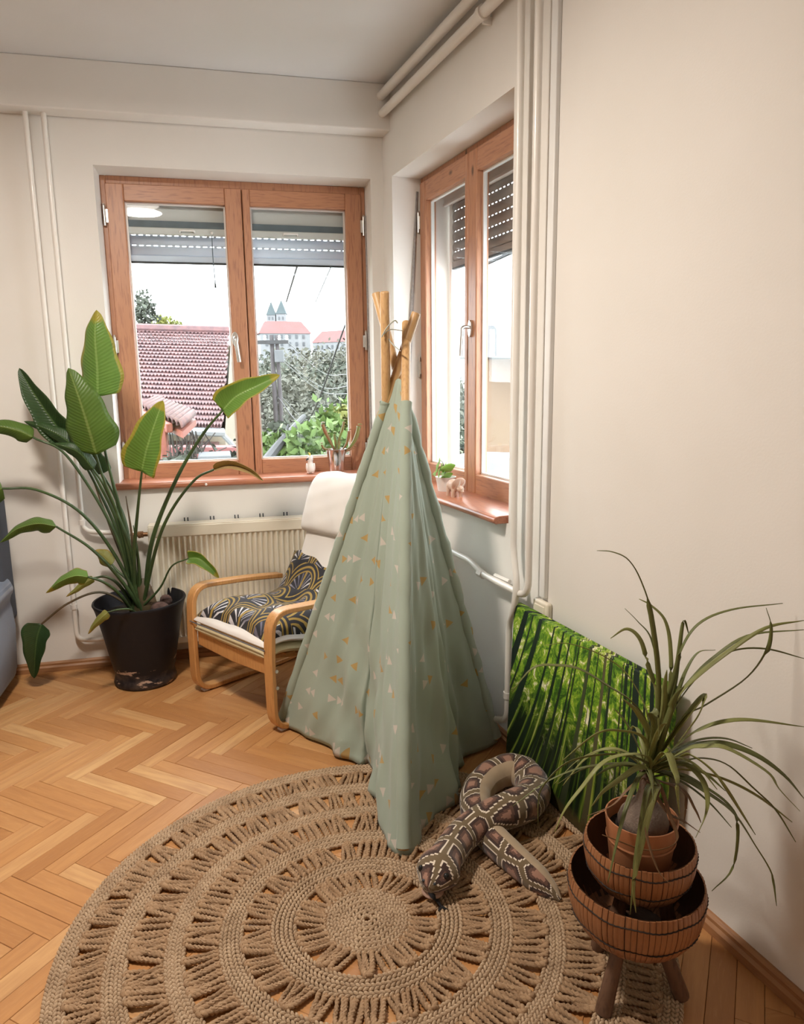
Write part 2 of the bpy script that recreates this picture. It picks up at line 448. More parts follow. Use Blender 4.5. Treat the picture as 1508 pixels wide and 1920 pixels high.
def hinge(win, x, y, z, sgn):
    m = M(); m.tube([(x, y, z - .045), (x, y, z + .045)], .007, 10); m.tube([(x, y, z + .045), (x, y, z + .056)], [.007, .003], 10)
    m.box((min(x, x + sgn * .016), y, z - .03), (max(x, x + sgn * .016), y + .004, z + .03)); m.build('hinge', m_steel, win)
def handle(s, x, y, z, lean=0.):
    m = M(); pts = [(math.cos(a) * .016, math.sin(a) * .036) for a in np.linspace(0, 2 * PI, 20, endpoint=False)]
    vs = [(x + p, y - d_, z + q) for d_ in (0, .011) for p, q in pts]
    m.add(vs, [tuple(range(20)), tuple(range(39, 19, -1))] + [(i, (i + 1) % 20, 20 + (i + 1) % 20, 20 + i) for i in range(20)])
    h = m.build('handle_plate', m_steel, s, bevel=.002)
    m = M(); P = bend([(x, y - .008, z + .005), (x, y - .045, z + .008), (x + lean * .11, y - .05, z - .115)], .018)
    m.tube(P, np.linspace(.0105, .0095, len(P)), 10, flat=.75); m.build('handle_lever', m_steel, s)
# window 1 (back wall)
win1 = root('window_1', kind='structure', loc=K, rotz=ROT_B)
x0, x1, z0, z1 = W1['x0'], W1['x1'], W1['z0'], W1['z1']; fy = .15
m = M(); ring(m, x0, x1, z0, z1, fy + .012, fy + .085, .026, .03, .05, .042); m.build('window_frame', m_pine, win1, bevel=.004)
xm = -.683
s1 = sash(win1, x0 + .022, xm, z0 + .028, z1 - .036, fy, .082, .08, .078, .078)
m = M(); m.box((xm - .03, fy + .05, z0 + .03), (xm + .03, fy + .075, z1 - .03)); m.build('cover_strip', m_pine, win1)
s2 = sash(win1, xm + .004, x1 - .022, z0 + .028, z1 - .036, fy, .036, .082, .078, .078)
hx = LB(452, 640, fy); handle(s1, hx[0] - .028, fy, LB(452, 636, fy)[2], .12)
for py in (405, 650, 850):
    zz = LB(205, py, fy)[2]; hinge(win1, x0 + .012, fy - .004, zz, 1)
for py in (425, 640, 840):
    zz = LB(680, py, fy)[2]; hinge(win1, x1 - .012, fy - .004, zz, -1)
m = M(); prof = [(fy + .03, .888), (-.028, .888), (-.036, .896), (-.036, .912), (-.028, .920), (fy + .03, .920)]
m.prism(prof, x0 - .018, x1 + .012, axis=0); m.build('window_sill', m_sill, win1, bevel=.004)
# window 2 (right wall)
win2 = root('window_2', kind='structure', loc=K, rotz=ROT_R)
x0, x1, z0, z1 = W2['x0'], W2['x1'], W2['z0'], W2['z1']; fy2 = .135
m = M(); ring(m, x0, x1, z0, z1, fy2 + .012, fy2 + .085, .02, .02, .04, .03); m.build('window_frame', m_pine, win2, bevel=.004)
xm2 = LR(878, 420, fy2)[0]
s3 = sash(win2, x0 + .018, xm2 - .004, z0 + .026, z1 - .026, fy2, .062, .03, .088, .088)
m = M(); m.box((xm2 - .03, fy2 + .05, z0 + .03), (xm2 + .03, fy2 + .075, z1 - .03)); m.build('cover_strip', m_pine, win2)
s4 = sash(win2, xm2, x1 - .018, z0 + .026, z1 - .026, fy2, .075, .07, .088, .088)
handle(s4, xm2 + .033, fy2, LR(878, 617, fy2)[2], -.05)
for py in (420, 690):
    hinge(win2, x0 + .01, fy2 - .004, LR(783, py, fy2)[2], 1)
m = M(); prof = [(fy2 + .03, .868), (-.045, .868), (-.054, .874), (-.056, .884), (-.05, .893), (-.03, .898), (fy2 + .03, .898)]
m.prism(prof, x0 - .01, x1 - .012, axis=0); m.build('window_sill', m_sill, win2, bevel=.003)

# roller shutters outside the windows
def shutter(name, label, W, rot, y, zbot, zbox, nsl, mat, sl=.045, screen=None, cols=None):
    r = root(name, label, 'roller shutter', loc=K, rotz=rot)
    x0, x1 = W['x0'] + .012, W['x1'] - .012
    m = M(); m.box((x0, y - .045, zbox), (x1, y + .06, W['z1'] - .002)); m.build('shutter_box', m_white, r, bevel=.006)
    m = M(); m.box((x0, y - .05, zbox - .012), (x1, y - .03, zbox + .004)); m.build('box_lip', m_white, r, bevel=.003)
    for xx in (x0, x1 - .024):
        m = M(); m.box((xx, y - .014, W['z0'] + .01), (xx + .024, y + .018, zbox)); m.build('guide_rail', m_white, r, bevel=.002)
    z = zbot
    m = M(); m.box((x0 + .02, y - .007, z), (x1 - .02, y + .007, z + .03)); m.build('bottom_bar', mat, r, bevel=.003)
    m = M(); m.box((x0 + .02, y - .009, z - .008), (x1 - .02, y + .009, z)); m.build('bottom_seal', m_dark, r)
    z += .030; k = 0
    while z < zbox - .004 and k < nsl:
        zt = min(z + sl, zbox)
        m = M(); n = 6
        P = [[(xx, y - .006 * math.sin(PI * i / n), z + (zt - z) * i / n) for i in range(n + 1)] for xx in (x0 + .02, x1 - .02)]
        m.grid(P); m.build('slat', mat, r, solid=.003)
        z = zt + .0055
        if z < zbox:
            m = M(); xx = x0 + .02; p = .034
            while xx < x1 - .02:
                m.box((xx, y - .002, z - .0056), (min(xx + p * .42, x1 - .02), y + .001, z + .0002)); xx += p
            m.build('slat_link', mat, r, smooth=0)
        k += 1
    return r
ys = .265
zb1 = LB(420, 494, ys)[2]; zbx1 = LB(420, 421, ys - .04)[2]
sh1 = shutter('roller_shutter', 'pale grey roller shutter partly lowered outside the window above the radiator', W1, ROT_B, ys, zb1, zbx1 - .02, 3, m_shut, .044)
# insect screen rolled up behind the glass of window 1 with two grab handles and a pull cord
sr = root('insect_screen', 'white rolled up insect screen rail with two grab handles and a pull cord', 'insect screen', loc=K, rotz=ROT_B)
yz = ys - .06; za, zb_ = LB(420, 444, yz)[2], LB(420, 431, yz)[2]; zc = LB(420, 418, yz)[2]
m = M(); m.box((-1.31, yz - .012, za), (-.085, yz + .012, zb_)); m.build('screen_rail', m_white, sr, bevel=.004)
m = M(); m.box((-1.31, yz + .0, zb_), (-.085, yz + .012, zc)); m.build('gap_strip', m_dgrey, sr)  # dark strip stands in for the shaded gap above the rail
for px in (351, 544):
    hx = LB(px, 435, yz); m = M()
    m.tube(bend([(hx[0] - .035, yz - .012, za + .012), (hx[0] - .035, yz - .030, za + .018), (hx[0] + .035, yz - .030, za + .018), (hx[0] + .035, yz - .012, za + .012)], .008), .0045, 8)
    m.build('grab_handle', m_white, sr)
hx = LB(397, 435, yz - .014); zt = LB(397, 538, yz - .014)[2]
m = M(); m.ell((hx[0], yz - .016, za + .012), (.009, .007, .009), 10, 6); m.build('cord_knob', m_white, sr)
m = M(); m.tube(spline([(hx[0], yz - .016, za), (hx[0] - .001, yz - .016, za - .1), (hx[0] + .003, yz - .016, zt + .02)], 12), .0024, 6); cordo = m.build('pull_cord', m_dgrey, sr)
m = M(); m.lathe([(.001, .026), (.003, .022), (.006, .0), (.004, -.001)], 10, (hx[0] + .003, yz - .016, zt - .004)); m.build('tassel', m_dark, cordo)
ys2 = .31
zb2 = LR(950, 470, ys2)[2]
sh2 = shutter('roller_shutter', 'brownish roller shutter partly lowered outside the window beside the tall pipes', W2, ROT_R, ys2, zb2, zb2 + .30, 6, m_shut2, .042)
# straps on the reveals
m = M(); a = LR(781, 350, fy2 - .01); b = (.126, .03, 1.55)
m.add([(.127, fy2 - .012, 2.29), (.127, fy2 - .002, 2.29), (.131, .075, 1.30), (.131, .052, 1.30)], [(0, 1, 2, 3)])
m.build('shutter_strap', m_strap, sh2, solid=.002)
m = M(); m.tube(spline([WB(-.066, .135, 2.22), WB(-.066, .12, 1.8), WB(-.066, .10, 1.3), WB(-.066, .085, .93)], 14), .004, 6)
m.build('shutter_cord', m_strap, label='grey shutter cord hanging down the right reveal of the radiator window', cat='cord')

# ------------------------------------------------------------------ radiator and pipes
rad = root('radiator', 'cream ribbed panel radiator under the window behind the armchair', 'radiator', loc=WB(-.68, 0, .115), rotz=ROT_B)
RL, RHh = .53, .60; yr = -.105
n = 38; m = M(); P = []
for i in range(n * 6 + 1):
    t = i / 6.; ph = t % 1
    dep = 0.0 if ph < .25 or ph > .92 else .016 * min(1, (ph - .25) / .15, (.92 - ph) / .15)
    x = -RL + .03 + (2 * RL - .06) * i / (n * 6)
    P.append([(x, yr + .002 + dep * f, z) for f, z in ((0, .035), (1, .055), (1, RHh - .075), (0, RHh - .055))])
m.grid(P); m.build('ribbed_panel', m_rad, rad, smooth=50)
m = M(); m.box((-RL, yr - .002, RHh - .056), (RL, yr + .01, RHh)); m.box((-RL, yr - .002, 0), (RL, yr + .01, .036)); m.box((-RL, yr - .002, .03), (-RL + .032, yr + .01, RHh - .05)); m.box((RL - .032, yr - .002, .03), (RL, yr + .01, RHh - .05))
m.build('panel_border', m_rad, rad, bevel=.005)
m = M(); m.box((-RL, -.045, 0), (RL, -.035, RHh)); m.build('rear_panel', m_rad, rad, bevel=.004)
m = M(); m.box((-RL, yr, RHh - .004), (RL, -.03, RHh + .006)); m.build('top_cover', m_rad, rad, bevel=.003)
for i, px in enumerate((347, 397, 444, 492, 538)):
    xx = LB(px, 972, yr)[0] + .68
    for dx in (-.008, .008):
        m = M(); m.box((xx + dx - .0028, -.022, RHh - .006), (xx + dx + .0028, -.016, RHh + .022)); m.build('dark_tick', m_dark, rad)  # pairs of small dark upright pieces along the radiator top
for sx in (-1, 1):
    m = M(); m.box((sx * RL - .002, yr + .004, .01), (sx * RL + .002, -.035, RHh - .01)); m.build('side_cover', m_rad, rad)
    m = M(); m.box((sx * .38 - .012, -.04, .05), (sx * .38 + .012, -.002, RHh - .04)); m.build('wall_bracket', m_rad, rad)
m = M(); xx = -RL; m.tube([(xx - .075, -.075, RHh - .04), (xx, -.075, RHh - .04)], .011, 10); m.tube([(xx - .05, -.075, RHh - .04), (xx - .025, -.075, RHh - .04)], .016, 6); m.tube([(xx - .04, -.075, RHh - .04), (xx - .04, -.105, RHh - .045)], .008, 8)
m.build('valve', m_brass, rad)
# left feed pipes
def pipe(name, pts, r, label, cat='pipe', bendr=.05, clips=(), mat=None, frame=WB):
    rt = root(name, label, cat, loc=frame(*pts[0]), local=False)
    P = bend([frame(*p) for p in pts], bendr, 7); m = M(); m.tube(P, r, 12); m.build('pipe_run', mat or m_pipe, rt)
    for c in clips:
        c = np.asarray(c, float); m = M(); a = frame(*c); ax = np.array([0, 0, 1.]) if len(c) < 4 else None
        m.tube([a - np.array([0, 0, .012]), a + np.array([0, 0, .012])], r + .004, 12); n_ = BY if frame is WB else RY
        m.obox(a + n_ * .025, n_ * .018, np.cross(n_, (0, 0, 1)) * .006, (0, 0, .009)); m.build('pipe_clip', mat or m_pipe, rt)
    return rt
rp = .0115
xa = LB(42, 300, -.04)[0]; xb = LB(80, 300, -.04)[0]
xl, xr_ = -1.585, -1.512
pipe('heating_pipe', [(xl, -.04, 2.556), (xl, -.04, .155), (-1.2, -.04, .155)], rp, 'white heating pipe behind the leafy plant, bending near the floor towards the radiator', clips=[(xl, -.04, .33)])
pipe('heating_pipe', [(xr_, -.04, 2.556), (xr_, -.04, .70), (-1.25, -.06, .675)], rp, 'white heating pipe behind the leafy plant, bending at the radiator valve', clips=[(xr_, -.04, .745)])
# right feed pipes
rq = .0125
xp = 1.375; xq = 1.488
pipe('heating_pipe', [(xp, -.045, 2.76), (xp, -.045, .80), (xp + .055, -.06, .68), (xp + .035, -.06, .585), (xp - .02, -.045, .52), (xp - .025, -.045, .14), (xp - .12, -.045, .10)], rq, 'tall white wall pipe nearest the right window, swerving on down to the floor', bendr=.04, clips=[(xp - .025, -.045, .24)], frame=WR)
pipe('heating_pipe', [(xq, -.05, 2.76), (xq, -.05, .655), (1.16, -.05, .655), (1.06, -.05, .685), (.6, -.05, .685)], rq, 'tall white wall pipe beside the cable trunking, bending sideways behind the tent', bendr=.06, frame=WR)
rt_ = root('pipe_union', 'white threaded pipe union with a small tap beside the tent', 'fitting', loc=WR(1.17, -.05, .655), local=False)
m = M(); m.tube([WR(1.13, -.05, .655), WR(1.165, -.05, .655)], .017, 8); m.build('union_nut', m_pipe, rt_, smooth=20)
m = M(); m.tube([WR(1.22, -.03, .665), WR(1.32, -.025, .665)], .008, 8); m.build('tap_stem', m_pipe, rt_)
# ceiling pipes
rc = .021
pipe('ceiling_pipe', [(.02, -.04, 2.705), (5.0, -.04, 2.725)], rc, 'thick white pipe running along the ceiling edge, the upper one', frame=WR)
pp = pipe('ceiling_pipe', [(.02, -.035, 2.63), (5.0, -.035, 2.65)], rc * .95, 'thick white pipe running under the ceiling edge, the lower one with a clip', frame=WR)
m = M(); c0 = WR(1.10, -.035, 2.634); m.tube([c0 - RX * .012, c0 + RX * .012], rc + .005, 14); m.obox(c0 + RY * .02 - np.array([0, 0, .022]), RX * .004, RY * .02, (0, 0, .012)); m.build('pipe_clip', m_pipe, pp)
m = M(); m.box((1.502, -.016, .66), (1.535, .0, 2.76)); m.build('cable_trunking', m_white, loc=K, rotz=ROT_R, bevel=.003, label='white plastic cable trunking running down the wall right of the two tall pipes', cat='trunking')
sk = root('wall_socket', 'cream surface-mounted junction box below the cable trunking', 'socket', loc=WR(1.52, 0, .60), rotz=ROT_R)
m = M(); m.box((-.045, -.024, -.04), (.045, 0, .05)); m.build('socket_body', m_cream, sk, bevel=.008)
m = M(); m.box((-.03, -.027, -.03), (.03, -.022, .035)); m.build('socket_plate', m_cream, sk, bevel=.004)

# ceiling lamp (its reflection shows in the window)
def lamp(name, label, x, y, watt, col=(1., .905, .80)):
    r = root(name, label, 'lamp', loc=(x, y, ZC))
    m = M(); m.lathe([(.17, 0), (.175, -.012), (.165, -.02)], 40); m.build('lamp_base', m_white, r)
    g = G('lit_opal_glass'); g.set(col=(.9, .87, .8), rough=.3, emi=(*col, 1), ems=7.); 
    m = M(); m.lathe([(.165, -.018), (.16, -.05), (.135, -.085), (.09, -.11), (.04, -.122), (.001, -.125)], 40); m.build('lamp_shade', g.m, r)
    ld = bpy.data.lights.new('lamp_light', 'AREA'); ld.shape = 'DISK'; ld.size = .30; ld.energy = watt; ld.color = col
    lo = bpy.data.objects.new('lamp_light', ld); COLL.objects.link(lo); lo.parent = r; lo.location = (0, 0, -.135)
lamp('ceiling_lamp', 'round white glass ceiling lamp reflected in the left window pane', -.96, 1.70, LAMP_W)

# ================================================================== outside
GZ = -3.2
m_grass = pm('garden_ground', (.10, .12, .06), (.07, .08, .05), 2., .9, .3)
m_tile = pm('roof_tile', (0.157, 0.075, 0.072), (0.081, 0.048, 0.053), 9., .75, .2, detail=5.)
m_tile2 = pm('weathered_tile', (0.126, 0.057, 0.047), (0.063, 0.031, 0.031), 14., .75, .2)
m_redroof = pm('far_red_roof', (0.172, 0.061, 0.059), (0.150, 0.053, 0.049), .2, .8)
m_ywall = pm('yellow_render', (0.163, 0.126, 0.076), (0.151, 0.116, 0.069), 1.2, .9, .1)
m_cwall = pm('cream_render', (0.226, 0.189, 0.139), (0.195, 0.163, 0.120), 2., .9, .1)
m_peach = pm('peach_render', (0.226, 0.154, 0.104), (0.214, 0.145, 0.097), 1., .9, .1)
m_pale = pm('pale_render', (0.189, 0.195, 0.201), (0.170, 0.176, 0.183), .3, .9)
m_slate = pm('spire_copper', (0.047, 0.065, 0.069), (0.037, 0.053, 0.057), .4, .7)
m_redwood = mat_wood('red_stained_timber', (0.207, 0.053, 0.028), (0.176, 0.044, 0.025), (0.139, 0.031, 0.019), axis=2, knots=False, rough=.6)
m_conc = pm('concrete', (0.139, 0.145, 0.151), (0.113, 0.120, 0.126), 8., .9, .2)
m_pole = pm('weathered_pole', (0.094, 0.084, 0.088), (0.063, 0.057, 0.060), 12., .9, .3, stretch=(4, 4, .5))
m_wire = pm('cable_black', (0.031, 0.031, 0.034), (0.025, 0.025, 0.025), 8., .6)
m_wirel = pm('cable_grey', (0.189, 0.195, 0.201), (0.163, 0.170, 0.176), 8., .6)
m_fol1 = pm('hill_foliage', (0.063, 0.065, 0.050), (0.107, 0.107, 0.082), .9, .8, detail=4.)
m_fol2 = pm('grey_green_foliage', (0.065, 0.076, 0.053), (0.037, 0.044, 0.034), 1.4, .8, detail=4.)
m_fol3 = pm('bright_vine_leaves', (0.100, 0.163, 0.034), (0.063, 0.107, 0.025), 3., .6, detail=3.)
m_fol4 = pm('yellow_vine_leaves', (0.189, 0.189, 0.044), (0.126, 0.151, 0.031), 3., .6)
m_bark = pm('bark', (0.063, 0.053, 0.044), (0.037, 0.031, 0.028), 12., .9, .4)
m_win = pm('far_window_glass', (0.063, 0.069, 0.078), (0.050, 0.057, 0.063), 1., .4)
m_snow = pm('pale_tarpaulin', (0.214, 0.220, 0.239), (0.183, 0.189, 0.207), 2., .7, .2)

m = M(); m.box((-60, 3.9, GZ - .3), (40, 60, GZ)); m.build('ground', m_grass, kind='structure', loc=(0, 0, 0), smooth=0)
# hillside behind
m = M(); P = []
for i in range(25):
    row = []
    for j in range(31):
        Y = 40 + i * 15.5; X = -260 + j * 16.
        z = GZ - .3 + (Y - 40) / 380. * (3.8 + 3.0 * math.sin(X * .021 + 1.) + 1.2 * math.sin(Y * .03 + X * .05)) - max(0, (X + 60) * .02 * (Y - 40) / 380)
        row.append((X, Y, z))
    P.append(row)
m.grid(P); m.build('hillside', m_fol1, kind='structure', loc=(0, 0, 0))

def leaves(m, c, r, n, size, seed=0, hollow=.45):
    g_ = np.random.RandomState(seed)
    d = g_.normal(size=(n, 3)); d /= np.linalg.norm(d, axis=1)[:, None]
    rad = (hollow + (1 - hollow) * g_.rand(n)) ; lump = 1 + .25 * np.sin(d[:, 0] * 5 + seed) * np.sin(d[:, 2] * 6 + seed * 2.)
    P = np.asarray(c) + d * np.asarray(r) * (rad * lump)[:, None]
    for p in P:
        a = g_.normal(size=3); a /= np.linalg.norm(a); b = np.cross(a, g_.normal(size=3)); b /= np.linalg.norm(b)
        s_ = size * g_.uniform(.6, 1.3)
        m.add([p - a * s_, p + b * s_ * .55, p + a * s_, p - b * s_ * .55], [(0, 1, 2, 3)])
    return m
def tree(name, label, c, r, n, size, mat, base_z, group=None, seed=0, cat='tree', trunk=None):
    c = np.asarray(c, float)
    t = root(name, label, cat, loc=(c[0], c[1], base_z), group=group, local=False)
    m = M()
    if np.isscalar(r): r = (r, r, r)
    g_ = np.random.RandomState(seed + 50)
    k = 5
    for i in range(k):
        off = g_.uniform(-.5, .5, 3) * np.asarray(r) * 1.1
        leaves(m, c + off, np.asarray(r) * g_.uniform(.5, .75), n // k, size, seed * 7 + i)
    m.build('foliage', mat, t, smooth=0, kind='stuff')
    tw = trunk or r[0] * .07
    m = M(); m.tube(spline([(c[0], c[1], base_z), (c[0] + .1 * r[0], c[1], (base_z + c[2]) / 2), (c[0], c[1], c[2] + r[2] * .4)], 8), np.linspace(tw, tw * .3, 8), 8); m.build('trunk', m_bark, t)
    return t

# neighbouring house with the tiled roof
nh = root('tiled_house', 'neighbouring house with a weathered red tiled roof seen through the left pane', 'house', loc=tuple(AT(340, 860, 10.)[:2]) + (GZ,), local=False)
eL, eR = AT(243, 795, 8.6), AT(416, 802, 9.2)
rL, rR = AT(225, 619, 12.6), AT(428, 624, 13.4)
def quad(a, b, c, d, u, v): return (1 - u) * (1 - v) * a + u * (1 - v) * b + u * v * c + (1 - u) * v * d
ex = (eL - eR) * .8
eL2, rL2 = eL + ex, rL + (rL - rR) * .8
m = M(); nrm = np.cross(eR - eL, rL - eL); nrm /= np.linalg.norm(nrm); nrm = nrm if nrm[2] > 0 else -nrm
m.add([p_ - nrm * h_ for h_ in (.3, .42) for p_ in (eL2, eR, rR, rL2)], [(0, 1, 2, 3), (4, 7, 6, 5), (0, 4, 5, 1), (1, 5, 6, 2), (2, 6, 7, 3), (3, 7, 4, 0)])
roof = m.build('roof_slab', m_tile2, nh, smooth=0)
rows, cols = 24, 52
near = M()
for i in range(rows):
    v0, v1 = i / rows, (i + 1.25) / rows
    for j in range(cols):
        off = .5 * (i % 2) / cols
        u0 = j / cols + off; u1 = u0 + .94 / cols; um = (u0 + u1) / 2
        if u1 > 1.01: continue
        h0, h1 = .035 + rng.uniform(0, .012), .008
        a, b = quad(eL2, eR, rR, rL2, u0, v0 + .008), quad(eL2, eR, rR, rL2, u1, v0 + .008)
        c_ = quad(eL2, eR, rR, rL2, um, v0 - .006)
        d_, e_ = quad(eL2, eR, rR, rL2, u0, v1), quad(eL2, eR, rR, rL2, u1, v1)
        near.add([a + nrm * h0, c_ + nrm * h0, b + nrm * h0, e_ + nrm * h1, d_ + nrm * h1, a, c_, b], [(0, 1, 2, 3, 4), (0, 5, 6, 1), (1, 6, 7, 2), (2, 7, 3), (0, 4, 5)])
near.build('roof_tiles', m_tile, roof, smooth=0, kind='stuff')
m = M(); m.tube([rL2 + nrm * .03, rR + nrm * .03], .09, 8); m.build('ridge', m_tile, roof)
m = M(); m.tube([eL2 - [0, 0, .06], eR + (eR - eL) * .02 - [0, 0, .06]], .055, 8); m.build('gutter', m_wirel, nh)
gd = eR + [0, .15, -.1]
m = M(); m.tube(bend([eR - [0, 0, .08], eR + [.12, .1, -.25], eR + [.14, .3, -.6], eR + [.14, .3, -3.]], .1), .035, 8); m.build('downpipe', m_wirel, nh)
m = M(); a, b = eL2 + [0, .35, -.1], eR + [-.05, .35, -.1]; back = (rR - eR) * np.array([1, 1, 0.])
m.add([[*a[:2], GZ], [*b[:2], GZ], [*(b + back)[:2], GZ], [*(a + back)[:2], GZ], a, b, [*(b + back)[:2], rR[2] - .2], [*(a + back)[:2], rL[2] - .2]], [(0, 1, 5, 4), (1, 2, 6, 5), (2, 3, 7, 6), (3, 0, 4, 7)])
m.build('house_wall', m_cwall, nh, smooth=0)
# yellow house to the right of it
yh = root('yellow_house', 'pale yellow house wall between the tiled roof and the window mullion', 'house', loc=tuple(AT(440, 800, 14.5)[:2]) + (GZ,), local=False)
a, b = AT(415, 700, 13.2), AT(470, 700, 15.5); tp = AT(432, 640, 13.8)[2]
d2 = np.array([-.8, 5., 0])
m = M(); m.add([[*a[:2], GZ], [*b[:2], GZ], [*(b + d2)[:2], GZ], [*(a + d2)[:2], GZ], [*a[:2], tp - .5], [*b[:2], tp - .5], [*(b + d2)[:2], tp - .5], [*(a + d2)[:2], tp - .5]], [(0, 1, 5, 4), (1, 2, 6, 5), (2, 3, 7, 6), (3, 0, 4, 7), (4, 5, 6, 7)]); m.build('house_wall', m_ywall, yh, smooth=0)
q = AT(431, 720, 13.8); t_ = (b - a) / np.linalg.norm(b - a); nn = np.array([t_[1], -t_[0], 0])
m = M(); m.obox(q + nn * .02, t_ * .22, nn * .03, (0, 0, .45)); m.build('window_frame', m_white, yh); m = M(); m.obox(q + nn * .05, t_ * .17, nn * .01, (0, 0, .4)); m.build('window_pane', m_win, yh)
# timber porch with a tiled edge
po = root('timber_porch', 'red timber porch corner with a tiled roof edge in front of the neighbouring house', 'porch', loc=tuple(AT(308, 868, 5.6)[:2]) + (GZ,), local=False)
p1, p0 = AT(306, 802, 5.6), AT(312, 870, 5.6)
m = M(); m.bar(p1, [p1[0], p1[1], GZ], .055, .055, (0, 1, 0)); m.build('post', m_redwood, po, bevel=.008)
m = M(); e1, e0 = AT(318, 803, 5.55), AT(245, 765, 6.6); m.bar(e1, e0, .05, .07); m.build('beam', m_redwood, po, bevel=.008)
m = M(); m.bar(AT(287, 840, 5.75), AT(305, 858, 5.6), .035, .035); m.build('brace', m_redwood, po, bevel=.006)
m = M(); m.bar(e1, e1 + np.array([-.3, .9, .05]), .05, .06); m.build('beam', m_redwood, po, bevel=.008)
up = np.array([-.12, .8, .05]); t0, t1 = AT(342, 797, 5.45), AT(262, 760, 6.45)
m = M(); o_ = np.array([0, 0, -.05]); m.add([t0 + o_, t1 + o_, t1 + up + o_, t0 + up + o_, t0 + o_ * 2, t1 + o_ * 2, t1 + up + o_ * 2, t0 + up + o_ * 2], [(0, 1, 2, 3), (4, 5, 6, 7), (0, 1, 5, 4), (1, 2, 6, 5), (2, 3, 7, 6), (3, 0, 4, 7)]); m.build('roof_board', m_redwood, po, smooth=0)
tl = M(); ft = None
for i in range(11):
    q0 = t0 + (t1 - t0) * (i + .5) / 11
    for kx in range(1):
        mm = M(); n8 = [(math.cos(a_), math.sin(a_)) for a_ in np.linspace(.15, PI - .15, 7)]; wv = (t1 - t0) / np.linalg.norm(t1 - t0)
        rr = .062
        mm.grid([[q0 + up * f - wv * c_ * rr * (1 - .2 * f) + np.array([0, 0, s_ * rr * .8 - .02]) for c_, s_ in n8] for f in (-.06, .45, 1.)])
        mm.build('roof_tile', m_tile2, po, solid=.014)
# garden wall with a red coping, concrete block, shrubs
gw = root('garden_wall', 'low garden wall with a dull red coping below the tiled house', 'garden wall', loc=tuple(AT(370, 860, 7.2)[:2]) + (GZ,), local=False)
a, b = AT(290, 846, 7.0), AT(500, 846, 7.4)
m = M(); m.bar(a + [0, 0, .0], b, .30, .10); m.build('coping', m_redroof, gw, bevel=.01)
m = M(); h_ = (a[2] + GZ) / 2; m.bar([a[0], a[1] + .05, h_], [b[0], b[1] + .05, h_], .22, a[2] - GZ - .1); m.build('wall_body', m_cwall, gw, smooth=0)
q = AT(403, 862, 5.9); m = M(); m.obox(q, (.125, .03, 0), (-.05, .2, 0), (0, 0, .05)); m.obox(q + [0, 0, (GZ - q[2]) / 2 - .03], (.11, .026, 0), (-.045, .18, 0), (0, 0, (q[2] - GZ) / 2 - .03)); m.build('chimney_cap', m_conc, label='grey concrete block with a pale flat top behind the left pane', cat='concrete block', bevel=.01)
for i, (px, py, Y, rr, lab) in enumerate(((290, 868, 5.2, .22, 'straggly shrub left of the red porch post'), (350, 862, 6.2, .25, 'straggly shrub below the dull red wall coping'), (330, 872, 5.4, .2, 'low shrub just right of the red porch post'), (440, 868, 6.4, .2, 'small shrub right of the grey concrete block'))):
    c = AT(px, py, Y); tree('garden_shrub', lab, c - [0, 0, .05], (rr, rr, rr * .7), 320, .035, m_fol2, GZ, 'straggly shrubs by the garden wall', 20 + i, 'shrub', .012)
tw = root('bare_twigs', 'thin bare climbing twigs in front of the garden wall', 'twigs', loc=tuple(AT(350, 870, 6.)[:2]) + (GZ,), local=False)
for i in range(9):
    a = AT(320 + i * 7, 872, 6.); b = AT(345 + i * 9 + rng.uniform(-10, 10), 800 + rng.uniform(0, 40), 6.2)
    m = M(); m.tube(spline([[a[0], a[1], GZ + .5], a, (a + b) / 2 + rng.uniform(-.05, .05, 3), b], 10), .005, 5); m.build('twig', m_bark, tw)
# trees at the upper left
tree('birch_tree', 'tall airy tree rising behind the left end of the tiled roof', AT(262, 585, 17.), (.45, .5, .55), 900, .055, m_fol2, GZ, seed=3)
tree('garden_tree', 'low rounded tree top just above the tiled roof ridge', AT(312, 612, 18.), (.45, .45, .28), 500, .06, m_fol4, GZ, seed=5)
# utility pole with cross arm and cables
PY = 15.
up_ = root('utility_pole', 'weathered wooden utility pole with a cross arm seen through the right pane', 'utility pole', loc=tuple(AT(514, 860, PY)[:2]) + (GZ,), local=False)
ta, tb = AT(509, 628, PY), AT(519, 628, PY)
for q, rr in ((ta, .052), (tb, .046)):
    m = M(); m.tube([[q[0] + .05, q[1], GZ], [q[0] + .03, q[1], 0], q], [rr * 1.2, rr * 1.1, rr * .8], 10); m.build('post', m_pole, up_)
a, b = AT(478, 642, PY - .1), AT(541, 641, PY - .1)
m = M(); m.bar(a, b, .06, .07); m.build('cross_arm', m_wire, up_)
for i, px in enumerate((482, 497, 524, 538)):
    q = AT(px, 638, PY - .1); m = M(); m.lathe([(.02, 0), (.035, .03), (.02, .05), (.03, .08), (.01, .1)], 8, q); m.build('insulator', m_white, up_)
m = M(); q = AT(524, 668, PY - .15); m.obox(q, (.09, 0, 0), (0, .06, 0), (0, 0, .12)); m.build('junction_box', m_conc, up_, bevel=.01)
cables = [((538, 640, PY), (650, 702, 24), .3, 0), ((524, 668, PY), (660, 722, 22), .35, 0), ((524, 672, PY), (660, 738, 20), .3, 0), ((524, 740, PY), (660, 800, 19), .5, 0), ((520, 744, PY), (655, 590, 9.), .9, 1), ((482, 640, PY), (230, 700, 24), .4, 0),
          ((537, 566, 11.), (566, 470, 6.5), .0, 1), ((592, 566, 13.), (634, 470, 7.), .0, 0)]
